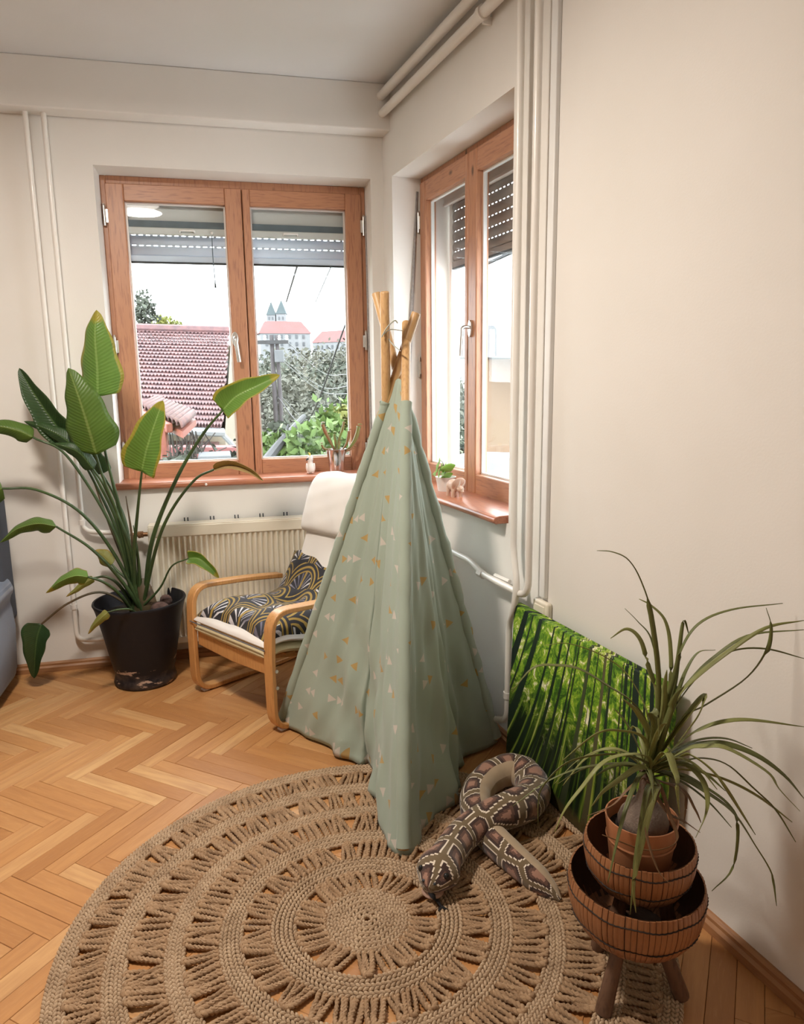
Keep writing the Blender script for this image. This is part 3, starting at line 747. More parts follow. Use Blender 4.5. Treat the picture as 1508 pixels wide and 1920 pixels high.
for i, (a, b, sag, dk) in enumerate(cables):
    a, b = AT(*a), AT(*b); mid = (a + b) / 2 - [0, 0, sag]
    lab = ['upper grey cable from the cross arm to the right', 'grey cable running right from the junction box', 'grey cable just below the junction box cable', 'low sagging grey cable from the middle of the pole', 'black cable climbing steeply from the utility pole to the upper right',
           'grey cable from the cross arm running left', 'dark overhead line crossing the white sky above the church spires', 'fine grey overhead line crossing the white sky, the right one'][i]
    m = M(); m.tube(spline([a, mid, b], 20), .011 if dk else .008, 6); m.build('cable', m_wire if dk else m_wirel, label=lab, cat='cable')
# leaning dark trunk
m = M(); m.tube(spline([AT(488, 880, 4.9), AT(520, 838, 5.3), AT(542, 812, 5.6), AT(570, 781, 6.)], 14), np.linspace(.04, .022, 14), 8)
m.tube(spline([AT(530, 826, 5.45), AT(536, 812, 5.5), AT(541, 796, 5.55)], 6), np.linspace(.02, .008, 6), 6)
m.build('dead_branch', m_wire, label='dark bare branch leaning diagonally behind the right pane', cat='branch')
# vine bushes close below the window
for i, (px, py, Y, rr, mt, lab) in enumerate(((520, 862, 5.6, .26, m_fol3, 'bright green bush at the bottom left of the right pane'), (575, 855, 5.4, .26, m_fol3, 'bright green bush at the middle bottom of the right pane'),
        (632, 820, 5.6, .30, m_fol3, 'tall bright green bush behind the potted pitcher plant'), (640, 790, 5.8, .16, m_fol4, 'yellowish leafy shoots at the right edge of the right pane'), (500, 830, 6.5, .25, m_fol2, 'grey green shrub at the foot of the utility pole'))):
    tree('vine_bush', lab, AT(px, py, Y), (rr, rr, rr * .9), 420, .045, mt, GZ, None, 30 + i, 'bush', .02)
# trees of the hillside
hl = 'hazy olive tree on the far hillside below the church'
spots = [(500, 745, 40, 2.6), (560, 735, 48, 3.2), (610, 725, 60, 4.), (645, 745, 44, 3.), (540, 790, 32, 2.3), (590, 790, 30, 2.2), (635, 790, 34, 2.2), (575, 700, 90, 5.), (625, 700, 100, 5.), (515, 715, 80, 4.6), (492, 790, 28, 2.), (560, 830, 24, 1.6), (610, 830, 24, 1.7), (655, 700, 85, 5.), (450, 740, 45, 3.4), (680, 750, 45, 3.4), (535, 755, 36, 2.4), (600, 762, 38, 2.4), (645, 830, 26, 1.9), (720, 760, 40, 3.2), (780, 770, 38, 3.2), (840, 780, 40, 3.4)]
for i, (px, py, Y, rr) in enumerate(spots):
    c = AT(px, py, Y); tree('hill_tree', hl, c, (rr, rr, rr * .8), 1700, rr * .055, m_fol1 if i % 3 else m_fol2, min(c[2] - rr, GZ - 1.), 'trees on the hillside', 60 + i)
# castle hill buildings
def block(r, name, a, b, zlo, zhi, depth, mat):
    a, b = np.asarray(a, float), np.asarray(b, float); t_ = b - a; t_[2] = 0; nn = np.array([-t_[1], t_[0], 0]); nn = nn / np.linalg.norm(nn) * depth
    m = M(); c = [a, b, b + nn, a + nn]
    m.add([(p[0], p[1], z) for z in (zlo - (14 if a[1] > 200 else 0), zhi) for p in c], [(0, 1, 5, 4), (1, 2, 6, 5), (2, 3, 7, 6), (3, 0, 4, 7), (4, 5, 6, 7)]); o = m.build(name, mat, r, smooth=0)
    return c, t_, nn, o
def hip(r, c, t_, nn, z0, z1, ins, mat, over=.06):
    cen = sum(c) / 4; cc = [p + (p - cen) * over for p in c]
    rA, rB = (cc[0] + cc[3]) / 2 + t_ * ins, (cc[1] + cc[2]) / 2 - t_ * ins
    m = M(); m.add([(p[0], p[1], z0) for p in cc] + [(rA[0], rA[1], z1), (rB[0], rB[1], z1)], [(0, 1, 5, 4), (1, 2, 5), (2, 3, 4, 5), (3, 0, 4), (0, 3, 2, 1)]); return m.build('roof', mat, r, smooth=0)
def windows(r, a, t_, nn, zs, us, w_, h_):
    n_ = -nn / np.linalg.norm(nn); tt = t_ / np.linalg.norm(t_)
    for z in zs:
        for u in us:
            q = np.asarray(a) + t_ * u; m = M(); m.obox((q[0] + n_[0] * .1, q[1] + n_[1] * .1, z), tt * w_ / 2, n_ * .15, (0, 0, h_ / 2)); m.build('window', m_win, r, smooth=0)
CY = 300.
def zz(py, Y): return AT(560, py, Y)[2]
ch = root('church', 'distant pale church with two pointed dark spires on the hill', 'church', loc=tuple(AT(520, 700, CY + 20)[:2]) + (zz(720, CY + 20),), local=False)
for (xa_, xb_, yt, yb) in ((502, 518, 563, 590), (520, 538, 560, 588)):
    a, b = AT(xa_, 640, CY + 25), AT(xb_, 640, CY + 25); wd = b[0] - a[0]
    c, t_, nn, o = block(ch, 'tower', a, b, zz(700, CY + 25), zz(yb, CY + 25), wd, m_pale)
    cen = sum(c) / 4; m = M(); zt = zz(yt, CY + 25); z0_ = zz(yb, CY + 25)
    m.add([(*(p + (p - cen) * .12)[:2], z0_) for p in c] + [(cen[0], cen[1], zt)], [(0, 1, 4), (1, 2, 4), (2, 3, 4), (3, 0, 4), (0, 3, 2, 1)]); m.build('spire', m_slate, ch, smooth=0)
    windows(ch, c[0], t_, nn, [zz(596, CY + 25)], [.3, .7], .5, 1.2)
pa = root('palace', 'distant white palace with a red hipped roof below the church spires', 'palace', loc=tuple(AT(535, 700, CY)[:2]) + (zz(700, CY),), local=False)
a, b = AT(490, 660, CY), AT(583, 660, CY + 6)
c, t_, nn, o = block(pa, 'palace_wall', a, b, zz(700, CY), zz(624, CY), 12, m_pale)
hip(pa, c, t_, nn, zz(624, CY), zz(601, CY + 6), .16, m_redroof)
windows(pa, c[0], t_, nn, [zz(630, CY), zz(644, CY)], [.12, .26, .42, .58, .72, .86], .9, 1.5)
for u in (.35, .68):
    q = np.asarray(c[0]) + t_ * u + nn * .22; m = M(); m.ell((q[0], q[1], zz(616, CY)), (.9, .5, .45), 8, 5); m.build('roof_dormer', m_redroof, pa)
p2 = root('palace_wing', 'distant long white building with a red roof right of the palace', 'building', loc=tuple(AT(625, 690, CY - 20)[:2]) + (zz(690, CY - 20),), local=False)
a, b = AT(587, 660, CY - 10), AT(668, 660, CY - 20)
c, t_, nn, o = block(p2, 'building_wall', a, b, zz(690, CY - 20), zz(642, CY - 15), 10, m_pale)
hip(p2, c, t_, nn, zz(642, CY - 15), zz(620, CY - 12), .08, m_redroof)
windows(p2, c[0], t_, nn, [zz(650, CY - 20), zz(662, CY - 20)], [.1, .22, .34, .46, .58, .7, .82], .8, 1.4)
# house seen through the right-hand window
ph = root('peach_house', 'peach rendered house with a stepped grey roof edge seen through the right window', 'house', loc=tuple(AT(940, 800, 9.)[:2]) + (GZ,), local=False)
a, b = AT(896, 760, 9.6), AT(1150, 760, 8.2)
c, t_, nn, o = block(ph, 'house_wall', a, b, GZ, AT(940, 668, 9.2)[2], 5, m_peach)
for i in range(7):
    q = np.asarray(a) + t_ * (.10 + i * .05) + nn * .05; zt = AT(930, 672, 9.3)[2]
    m = M(); m.obox((q[0], q[1], zt + .02 + .025 * i), t_ * .03, nn * .3, (0, 0, .03 + .025 * i)); m.build('roof_step', m_conc, ph, smooth=0)
m = M(); a2, b2 = AT(870, 850, 6.5), AT(1100, 850, 6.); m.bar([*a2[:2], (a2[2] + GZ) / 2], [*b2[:2], (a2[2] + GZ) / 2], .4, a2[2] - GZ); m.build('yard_wall', m_snow, label='pale grey low wall below the peach house', cat='wall', smooth=0)
m = M(); m.tube(spline([AT(890, 505, 5.), AT(1000, 455, 4.5)], 4), .012, 6); m.build('cable', m_wire, label='dark overhead cable seen at the top of the right window', cat='cable')

# ================================================================== things in the room
# ---------------------------------------------------------------- jute rug
m_jute = pm('jute', (.52, .375, .245), (.38, .26, .16), 26., .85, .5, bscale=420., bdist=.003)
m_jute2 = pm('jute_dark', (.43, .275, .155), (.25, .15, .08), 30., .85, .5, bscale=420., bdist=.003)
RC = np.array([-.105, 1.668, 0.]); rug = root('round_rug', 'round brown jute rug of braided rings and open looped bands', 'rug', loc=RC)
def braid(r, z=.0095, wdt=.0195):
    m = M(); n = max(8, int(2 * PI * r / .0125))
    for k in range(n):
        for sgn in (-1, 1):
            a = 2 * PI * (k + (.5 if sgn > 0 else 0)) / n + rng.uniform(-.1, .1) / n
            rr = r + sgn * wdt * .25; c = (rr * math.cos(a), rr * math.sin(a), z + rng.uniform(-.001, .001))
            al = a + PI / 2 + sgn * R(32)
            ca, sa = math.cos(al), math.sin(al); rot = np.array([[ca, -sa, 0], [sa, ca, 0], [0, 0, 1]])
            m.ell(c, (.0095, .0048, .0068), 6, 4, rot)
    return m
bands = [(.182, .25), (.318, .378), (.458, .508), (.592, .648), (.72, .772)]
for (ra, rb) in bands:
    k = max(2, int(round((rb - ra) / .0195)))
    for i in range(k):
        braid(ra + (rb - ra) * (i + .5) / k, wdt=(rb - ra) / k).build('braid', m_jute, rug, smooth=60)
mm = M()
for i in range(6): 
    bb = braid(.008 + .018 * (i + .5), wdt=.018); mm.add(bb.v, bb.f)
mm.build('centre_coil', m_jute, rug, smooth=60)
def loop_mesh():
    a = .0075; P = spline([(-a, -.004, 0), (-a * 1.05, .3, 0), (-a * 1.15, .72, 0), (-a * .75, .95, 0), (0, 1.03, 0), (a * .75, .95, 0), (a * 1.15, .72, 0), (a * 1.05, .3, 0), (a, -.004, 0)], 30)
    P[:, 1] *= .078
    m = M(); Pp, T, N, B = m.frames(P)
    L = np.concatenate([[0], np.cumsum(np.linalg.norm(np.diff(P, axis=0), axis=1))])
    for ph in (0, PI):
        Q = np.array([Pp[i] + .0031 * (math.cos(L[i] * 300 + ph) * np.array([0, 0, 1.]) + math.sin(L[i] * 300 + ph) * np.cross(T[i], (0, 0, 1.))) for i in range(len(P))])
        m.tube(Q, .0047, 6)
    return m
lz = []
for (ra, rb) in [(.108, .184), (.248, .32), (.376, .46), (.506, .594), (.646, .722)]:
    n = int(2 * PI * (ra + rb) / 2 / .0265)
    for k in range(n):
        a = 2 * PI * (k + rng.uniform(-.15, .15)) / n; c = RC + np.array([math.cos(a), math.sin(a), 0]) * (ra + rb) / 2
        q = c - C_POS; d_ = q @ C_FW; x, y = 754 + F * (q @ C_RT) / d_, 960 - F * (q @ C_UP) / d_
        vis = -20 < x < 1528 and y < 1935
        lz.append((d_ + (0 if vis else 99), a, ra, rb))
lz.sort(); L0 = None; restm = M()
for i, (d_, a, ra, rb) in enumerate(lz):
    tw = rng.uniform(-.4, .4); sy = (rb - ra) / .076; sx = rng.uniform(.85, 1.25)
    loc = (ra * math.cos(a), ra * math.sin(a), .0085 + rng.uniform(-.001, .002)); rz = a - PI / 2 + tw
    if i < 298 and d_ < 90:
        if L0 is None:
            L0 = loop_mesh().build('loop', m_jute2, rug, smooth=60); o = L0
        else: o = share(L0, rug)
        o.location = loc; o.rotation_euler = (rng.uniform(0, .07), rng.uniform(-.25, .25), rz); o.scale = (sx, sy, rng.uniform(.9, 1.35))
    else:
        b = loop_mesh(); V = np.array(b.v) * [sx, sy, 1]; c_, s_ = math.cos(rz), math.sin(rz)
        V = np.stack([V[:, 0] * c_ - V[:, 1] * s_ + loc[0], V[:, 0] * s_ + V[:, 1] * c_ + loc[1], V[:, 2] + loc[2]], 1); restm.add(V, b.f)
restm.build('loop_band', m_jute2, rug, smooth=60, kind='stuff')

# ---------------------------------------------------------------- play tent
def mat_tent():
    g = G('mint_cotton_print')
    uv = g.xyz(g.coord('UV'))
    v = g.math('DIVIDE', uv[1], .080); row = g.math('FLOOR', v)
    hr_ = g.hash(g.comb(row, 3.3, 1.7))
    u = g.math('DIVIDE', g.math('ADD', uv[0], g.math('MULTIPLY', hr_, .35)), .170); cell = g.math('FLOOR', u)
    lv = g.math('ABSOLUTE', g.math('SUBTRACT', g.math('FRACT', v), .5))                # 0..0.5 of .062
    lu = g.math('MULTIPLY', g.math('FRACT', u), 5.0); slot = g.math('FLOOR', lu); fu = g.math('FRACT', lu)
    hc = g.hash(g.comb(cell, row, 9.1)); hs = g.hash(g.comb(g.math('ADD', cell, g.math('MULTIPLY', slot, .31)), row, 4.2)); h2 = g.hash(g.comb(g.math('ADD', cell, g.math('MULTIPLY', slot, .17)), row, 7.7))
    flip = g.math('GREATER_THAN', hc, .5)
    f2 = g.math('ABSOLUTE', g.math('SUBTRACT', flip, fu))
    tri = g.math('LESS_THAN', lv, g.math('MULTIPLY', g.math('SUBTRACT', 1., g.math('DIVIDE', f2, .9)), .21))
    pres = g.math('MULTIPLY', g.math('GREATER_THAN', g.math('FRACT', g.math('MULTIPLY', hc, 13.)), .30), g.math('GREATER_THAN', hs, .42))
    slotok = g.math('LESS_THAN', slot, 2.5)
    mask = g.math('MULTIPLY', g.math('MULTIPLY', tri, pres), slotok)
    wv = g.noise(g.mapv(g.coord(), (260, 260, 260)), 1., 2.)
    base = g.mix(g.noise(g.coord(), 3., 3.), (.43, .50, .41), (.37, .445, .37))
    pc = g.mix(g.math('GREATER_THAN', h2, .5), (.66, .60, .53), (.52, .335, .10))
    col = g.mix(g.math('MULTIPLY', mask, .9), base, pc)
    g.set(col=col, rough=.85, sheen=.2)
    g.bump(wv, .2, .001)
    t = g.n('BsdfTranslucent'); g.put(t.inputs[0], col)
    mx = g.n('MixShader'); mx.inputs[0].default_value = .22
    g.nt.links.new(g.b.outputs[0], mx.inputs[1]); g.nt.links.new(t.outputs[0], mx.inputs[2]); g.nt.links.new(mx.outputs[0], g.out.inputs[0])
    return g.m
m_tent = mat_tent()
m_sleeve = pm('mint_sleeve_cotton', (.41, .50, .41), (.45, .47, .37), 5., .85, .2, bscale=200.)
m_polew = mat_wood('tent_pole_wood', (.58, .36, .16), (.50, .30, .13), (.40, .22, .09), axis=2, knots=False, rough=.5)
m_cord = pm('tie_tape', (.55, .58, .52), (.45, .48, .43), 60., .8, .3)
z_ = .012
TL, TF, TR, TB = FL(527, 1355, z_), FL(757, 1600, .016), FL(931, 1389, z_), np.array([-.07, 3.04, z_])
tips = dict(L=AT(781, 586, 2.62), F=AT(762, 604, 2.66), R=AT(705, 549, 2.66), B=AT(722, 547, 2.54))
feet = dict(L=TL, F=TF, R=TR, B=TB)
TZ = 1.315
def polep(k, z):
    a, b = feet[k], tips[k]; return a + (b - a) * (z - a[2]) / (b[2] - a[2])
tent = root('play_tent', 'mint green teepee play tent with gold and white triangles on wooden poles', 'play tent', loc=(-.04, 2.65, 0), local=False)
for k in 'LFRB':
    m = M(); d_ = (tips[k] - feet[k]); d_ /= np.linalg.norm(d_)
    m.tube([feet[k] + d_ * .01, tips[k] - d_ * .004, tips[k]], [.0165, .0165, .014], 16); m.build('pole', m_polew, tent, smooth=50)
# hem outline on the floor, panel by panel
hemLF = [FL(*p, .012) for p in ((527, 1357), (556, 1374), (590, 1391), (640, 1413), (672, 1424), (689, 1431), (701, 1426), (698, 1446), (691, 1478), (699, 1510), (716, 1562), (731, 1592), (745, 1604), (757, 1606))]
hemFR = [FL(*p, .012) for p in ((757, 1606), (771, 1603), (783, 1590), (806, 1556), (834, 1515), (862, 1476), (857, 1462), (850, 1441), (866, 1433), (890, 1416), (912, 1404), (933, 1390))]
hemRB = [TR, np.array([.30, 2.80, .012]), np.array([.12, 2.95, .012]), TB]
hemBL = [TB, np.array([-.2, 2.92, .012]), np.array([-.36, 2.86, .012]), TL]
def panel(name, hem, ka, kb, n=80, nv=44, wob=.012, seed=0, sharp=1.5, peak=.75):
    H = np.array(hem, float); L = np.concatenate([[0], np.cumsum(np.linalg.norm(np.diff(H, axis=0), axis=1))]); L /= L[-1]
    s = np.linspace(0, 1, n)
    # smooth resampling of the hem
    hp = np.stack([np.interp(s, L, H[:, i]) for i in range(3)], 1)
    ker = np.array([1, 2, 1]) / 4.
    for _ in range(1):
        for i in range(3): hp[1:-1, i] = np.convolve(hp[:, i], ker, 'valid')
    g_ = np.random.RandomState(seed)
    a0, b0 = hp[0], hp[-1]
    # parameter of every hem point along the chord, monotone
    ch_ = b0 - a0; cl = np.linalg.norm(ch_); cdir = ch_ / cl
    q = np.maximum.accumulate(np.clip((hp - a0) @ cdir / cl, 0, 1)); q = .5 * q + .5 * s
    ta, tb_ = polep(ka, TZ), polep(kb, TZ)
    mid = (ta + tb_) / 2; cross = np.array([-.002, 2.62, 1.43])
    P = np.zeros((n, nv, 3)); UV = np.zeros((n, nv, 2))
    nrm = np.cross(cdir, (0, 0, 1.)); cen = np.array([-.04, 2.62, 0.])
    if nrm @ (a0 - cen) < 0: nrm = -nrm
    ph = g_.uniform(0, 6, 6); topw = np.linalg.norm(tb_ - ta); hlen = np.linalg.norm(np.diff(H, axis=0), axis=1).sum()
    for i in range(n):
        top = ta + (tb_ - ta) * q[i]; arch = 4 * q[i] * (1 - q[i]); top = top + (cross - mid) * peak * arch
        chord = a0 + (b0 - a0) * q[i]
        for j in range(nv):
            t = j / (nv - 1.)
            st_ = top + (chord - top) * t
            dev = (hp[i] - chord) * t ** sharp
            wv_ = 0
            for k_, (fq, am) in enumerate(((3.1, 1.), (6.3, .6), (12.7, .55))):
                wv_ += am * math.sin(fq * PI * q[i] + ph[k_] + 1.4 * t * math.sin(ph[k_ + 3]))
            dev = dev + nrm * wob * wv_ * arch * (t ** .8) * (1 if t < .97 else .8)
            # diagonal pull creases towards the lower corners
            dev = dev + nrm * .011 * math.sin(30 * (t - .55 * q[i]) + ph[4] + 2 * math.sin(5 * q[i])) * max(0, t - .4) * arch * 1.6
            dev = dev + nrm * .0035 * math.sin(70 * (t * .35 + q[i] * .9) + 3 * math.sin(6 * t + ph[2])) * t * arch
            p = st_ + dev; p[2] = max(p[2], .006)
            P[i, j] = p; UV[i, j] = ((s[i] - .5) * (topw * (1 - t) + hlen * t) + 5 * seed, np.linalg.norm(hp[i] - p) + .01)
    m = M(); m.grid(P, UV); return m.build(name, m_tent, tent, smooth=80, solid=.0022)
panel('fabric_panel', hemLF, 'L', 'F', 130, 80, .021, 1, 1.25)
panel('fabric_panel', hemFR, 'F', 'R', 130, 80, .018, 2, 1.25, .1)
panel('fabric_panel', hemRB, 'R', 'B', 50, 36, .012, 3, 1.5, -.1)
panel('fabric_panel', hemBL, 'B', 'L', 50, 36, .012, 4)
for k in 'LFRB':
    m = M(); zs = np.linspace(.03, TZ + .004, 40); Pp = np.array([polep(k, z) for z in zs])
    rr = .0215 + .0022 * np.sin(zs * 42 + ord(k)) * (1.6 if k == 'R' else .7) + .0012 * np.sin(zs * 97)
    m.tube(Pp, rr, 14, uvlen=True, cap=False); U = np.array(m.uv); U[:, 0] = U[:, 0] * .14 + ord(k); m.uv = [tuple(u) for u in U]
    m.build('pole_sleeve', m_tent if k != 'F' else m_tent, tent, smooth=80)
c0 = np.array([-.012, 2.60, 1.46])
m = M(); m.tube(spline([AT(716, 632, 2.56), AT(726, 614, 2.55), AT(740, 601, 2.55), AT(746, 606, 2.55)], 12), .0035, 6, flat=.5); m.build('tie_tape', m_cord, tent)
m = M(); m.tube(spline([AT(718, 628, 2.56), AT(732, 618, 2.56), AT(755, 620, 2.57)], 10), .0035, 6, flat=.5); m.build('tie_tape', m_cord, tent)
m = M(); m.tube(spline([AT(724, 628, 2.58), AT(736, 645, 2.57), AT(751, 658, 2.56)], 10), .0045, 6, flat=.5); m.build('tie_tape', m_cord, tent)

# ---------------------------------------------------------------- bentwood armchair
m_birch = mat_wood('bentwood_birch', (.60, .315, .115), (.54, .27, .095), (.45, .21, .07), axis=2, knots=False, rough=.35)
m_cover = pm('white_cotton_cover', (.78, .74, .70), (.74, .70, .66), 5., .9, .25, bscale=300., bdist=.001)
m_cov2 = pm('ivory_pad', (.62, .53, .33), (.56, .47, .28), 6., .9, .2, bscale=200.)
m_pipi = pm('grey_piping', (.14, .14, .15), (.1, .1, .11), 30., .8)
f1, f2 = FL(368, 1300), FL(512, 1376)
CXv = (f2 - f1) / np.linalg.norm(f2 - f1); CM = (f1 + f2) / 2
CROT = math.atan2(CXv[1], CXv[0]); CW = np.linalg.norm(f2 - f1) / 2
chair = root('armchair', 'bentwood armchair with white cushions between the leafy plant and the tent', 'armchair', loc=CM, rotz=CROT)
def strip(path, wd, th, x):      # bent strip in the y-z plane
    P = np.asarray(path); T = np.gradient(P, axis=0); T /= np.linalg.norm(T, axis=1)[:, None]; N = np.stack([-T[:, 1], T[:, 0]], 1)
    m = M(); g_ = []
    for p, n_ in zip(P, N):
        a, b = p + n_ * th / 2, p - n_ * th / 2
        g_.append([(x - wd / 2, a[0], a[1]), (x + wd / 2, a[0], a[1]), (x + wd / 2, b[0], b[1]), (x - wd / 2, b[0], b[1])])
    m.grid(g_, cv=True); n = len(P); m.f += [(0, 1, 2, 3), tuple((n - 1) * 4 + i for i in (3, 2, 1, 0))]; return m
for sx in (-1, 1):
    pth = bend([(.50, .455), (.30, .482), (.012, .505), (.0, .3), (.004, .016), (.50, .016), (.60, .03)], .085, 9)
    fr = strip(pth, .052, .022, sx * CW).build('side_frame', m_birch, chair, bevel=.004)
    m = M(); m.box((sx * CW - .018, .035, 0), (sx * CW + .012, .065, .009)); m.build('foot_pad', m_white, fr, bevel=.002)
    for zz_ in (.27, .20):
        m = M(); m.tube([(sx * CW + sx * .024, .012, zz_), (sx * CW + sx * .031, .012, zz_)], .007, 10); m.build('bolt', m_steel, fr)
    bp = bend([(.03, .29), (.44, .20), (.56, .40), (.72, .88)], .10, 9)
    strip(bp, .036, .02, sx * (CW - .115)).build('seat_rail', m_birch, chair, bevel=.004)
m = M(); m.prism([(-CW + .02, .315), (-CW + .02, .235), (0, .225), (CW - .02, .235), (CW - .02, .315), (CW / 2, .298), (0, .292), (-CW / 2, .298)], .016, .036, axis=1); m.build('front_rail', m_birch, chair, bevel=.004)
m = M(); m.box((-CW + .03, .50, .40), (CW - .03, .52, .46)); m.build('rear_rail', m_birch, chair, bevel=.004)
for i in range(4):
    m = M(); yy = .12 + i * .1; zz_ = .285 - i * .024; m.box((-CW + .05, yy, zz_), (CW - .05, yy + .05, zz_ + .008)); m.build('seat_slat', m_birch, chair, bevel=.002)
def cushion(name, path, hw, th, mat, nx=18, puff=.5, side=.15, wr=.0, seed=0, parent=chair, edge=2.6):
    P = np.asarray(path, float); T = np.gradient(P, axis=0); T /= np.linalg.norm(T, axis=1)[:, None]; N = np.stack([-T[:, 1], T[:, 0]], 1)
    n = len(P); g_ = np.random.RandomState(seed); ph = g_.uniform(0, 6, 4)
    m = M(); top = []; bot = []
    for i in range(n):
        t = i / (n - 1.) * 2 - 1; a, b = [], []
        for j in range(nx):
            s_ = j / (nx - 1.) * 2 - 1
            k = max(0., (1 - abs(s_) ** edge)) ** puff * max(0., (1 - abs(t) ** (edge * 2))) ** puff
            wv_ = wr * (math.sin(9 * s_ + 5 * t + ph[0]) + .7 * math.sin(17 * t - 6 * s_ + ph[1])) * k
            c_ = P[i] + N[i] * (th / 2 * k + wv_); d_ = P[i] - N[i] * (th / 2 * k)
            xx = hw * (s_ if abs(s_) < 1 else s_)
            a.append((xx, c_[0], c_[1])); b.append((xx, d_[0], d_[1]))
        top.append(a); bot.append(b)
    m.grid(top); m.grid(bot); return m.build(name, mat, parent, smooth=80, weld=True, sub=1)
seatp = lambda o: spline([(-.01, .325 + o), (.10, .335 + o), (.25, .30 + o), (.42, .262 + o)], 16)
cushion('seat_pad', seatp(-.010), CW - .012, .055, m_cov2, puff=.35, edge=5)
w1 = cushion('seat_cushion', seatp(.032), CW - .005, .04, m_cover, puff=.3, edge=5, wr=.002)
m = M(); pr = [( -CW + .012 + i * (2 * CW - .024) / 15, -.013, .352 + .0 * i) for i in range(16)]; m.tube(pr, .0028, 6); m.build('piping', m_pipi, w1)
backp = spline([(.43, .29), (.50, .40), (.585, .58), (.66, .78), (.71, .90)], 22)
cushion('back_cushion', backp, CW - .08, .075, m_cover, puff=.35, edge=5, wr=.002, seed=3)
headp = spline([(.59, .67), (.602, .73), (.63, .81), (.662, .88), (.70, .918), (.735, .905)], 16)
cushion('headrest_pillow', headp, CW - .072, .10, m_cover, puff=.38, edge=4, wr=.003, seed=5)

# patterned cushion
def mat_deco():
    g = G('art_deco_fan_print')
    uv = g.xyz(g.coord('UV'))
    vy = g.math('MULTIPLY', uv[1], 4.6); row = g.math('FLOOR', vy); fv = g.math('FRACT', vy)
    ux = g.math('ADD', g.math('MULTIPLY', uv[0], 2.7), g.math('MULTIPLY', g.math('MODULO', row, 2.), .5))
    fu = g.math('SUBTRACT', g.math('FRACT', ux), .5)
    d = g.math('SQRT', g.math('ADD', g.math('MULTIPLY', fu, fu), g.math('MULTIPLY', g.math('MULTIPLY', fv, fv), .30)))
    ang = g.math('ARCTAN2', fu, g.math('ADD', g.math('MULTIPLY', fv, .55), .02))
    rays = g.math('GREATER_THAN', g.math('SINE', g.math('MULTIPLY', ang, 17.)), .55)
    inner = g.math('MULTIPLY', g.math('LESS_THAN', d, .36), g.math('GREATER_THAN', d, .10))
    tint = g.noise(g.coord(), 6., 2.)
    rayc = g.mix(g.ramp(tint, [(.42, (0, 0, 0)), (.58, (1, 1, 1))]), (.62, .60, .62), (.13, .12, .17))
    col = g.mix(g.math('MULTIPLY', rays, inner), (.012, .011, .016), rayc)
    gold = (.38, .25, .045)
    ringm = g.math('MAXIMUM', g.math('LESS_THAN', g.math('ABSOLUTE', g.math('SUBTRACT', d, .47)), .022), g.math('LESS_THAN', g.math('ABSOLUTE', g.math('SUBTRACT', d, .385)), .014))
    ringm = g.math('MAXIMUM', ringm, g.math('LESS_THAN', g.math('ABSOLUTE', g.math('SUBTRACT', d, .57)), .014))
    ringm = g.math('MAXIMUM', ringm, g.math('MULTIPLY', g.math('LESS_THAN', g.math('ABSOLUTE', fu), .035), g.math('LESS_THAN', d, .4)))
    col = g.mix(ringm, col, g.mix(tint, gold, (.28, .18, .04)))
    g.set(col=col, rough=.8, sheen=.15); g.bump(g.noise(g.coord(), 300., 2.), .15, .001)
    return g.m
m_deco = mat_deco()
def deco_cushion():
    n = 40; top = np.zeros((n, n, 3)); bot = np.zeros((n, n, 3)); UV = np.zeros((n, n, 2))
    hw, hl = .262, .325
    for i in range(n):
        for j in range(n):
            s_, t = j / (n - 1.) * 2 - 1, i / (n - 1.) * 2 - 1
            k = (max(0, 1 - s_ ** 4) ** .45) * (max(0, 1 - t ** 4) ** .45)
            dim = math.exp(-((s_ + .02) ** 2 + (t - .05) ** 2) * 26) * .06
            lump = .012 * math.sin(5 * s_ + 1) * math.sin(4.5 * t + .5) + .006 * math.sin(11 * s_ + 4 * t)
            pin = 1 - .07 * (abs(t) ** 2) * (1 - abs(s_)) ; pin2 = 1 - .07 * (abs(s_) ** 2) * (1 - abs(t))
            x, y = hw * s_ * pin2, hl * t * pin
            yy = y + .335; lift = 0.
            # follow seat then climb the backrest
            base = .375 - .12 * yy + max(0, yy - .30) ** 2 * 1.6
            if yy > .44: yy = .44 + (yy - .44) * .62; base += (y + .335 - .44) * .30
            top[i, j] = (x - .0, yy, base + .045 + k * (.098 + lump) - dim - .045 + .0)
            bot[i, j] = (x, yy, base - k * .03 + .0)
            UV[i, j] = (s_ * .5 + .5, t * .5 + .5)
    m = M(); m.grid(top, UV); m.grid(bot, UV + .37)
    return m
cu = root('cushion', 'black, gold and white fan patterned cushion lying on the armchair', 'cushion', loc=CM, rotz=CROT)
deco_cushion().build('cushion_cover', m_deco, cu, smooth=80, weld=True)

# ---------------------------------------------------------------- leafy plant in the black pot
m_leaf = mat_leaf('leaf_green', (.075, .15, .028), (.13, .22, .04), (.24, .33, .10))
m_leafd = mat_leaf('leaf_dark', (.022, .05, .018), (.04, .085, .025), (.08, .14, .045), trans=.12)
m_leafl = mat_leaf('leaf_bright', (.13, .25, .05), (.19, .33, .07), (.30, .45, .14), edge=(.42, .36, .06))
m_leafy = mat_leaf('leaf_yellowing', (.20, .24, .05), (.36, .33, .08), (.40, .38, .14), edge=(.46, .33, .09))
m_dry = mat_leaf('leaf_withered', (.52, .30, .19), (.40, .33, .09), (.40, .24, .13), trans=.2)
m_stem = pm('petiole', (.055, .10, .03), (.03, .055, .02), 9., .45)
m_stemr = pm('petiole_reddish', (.12, .07, .035), (.05, .05, .022), 9., .5)
m_soil = pm('potting_soil', (.035, .022, .016), (.016, .011, .009), 60., .95, .8, bdist=.01)
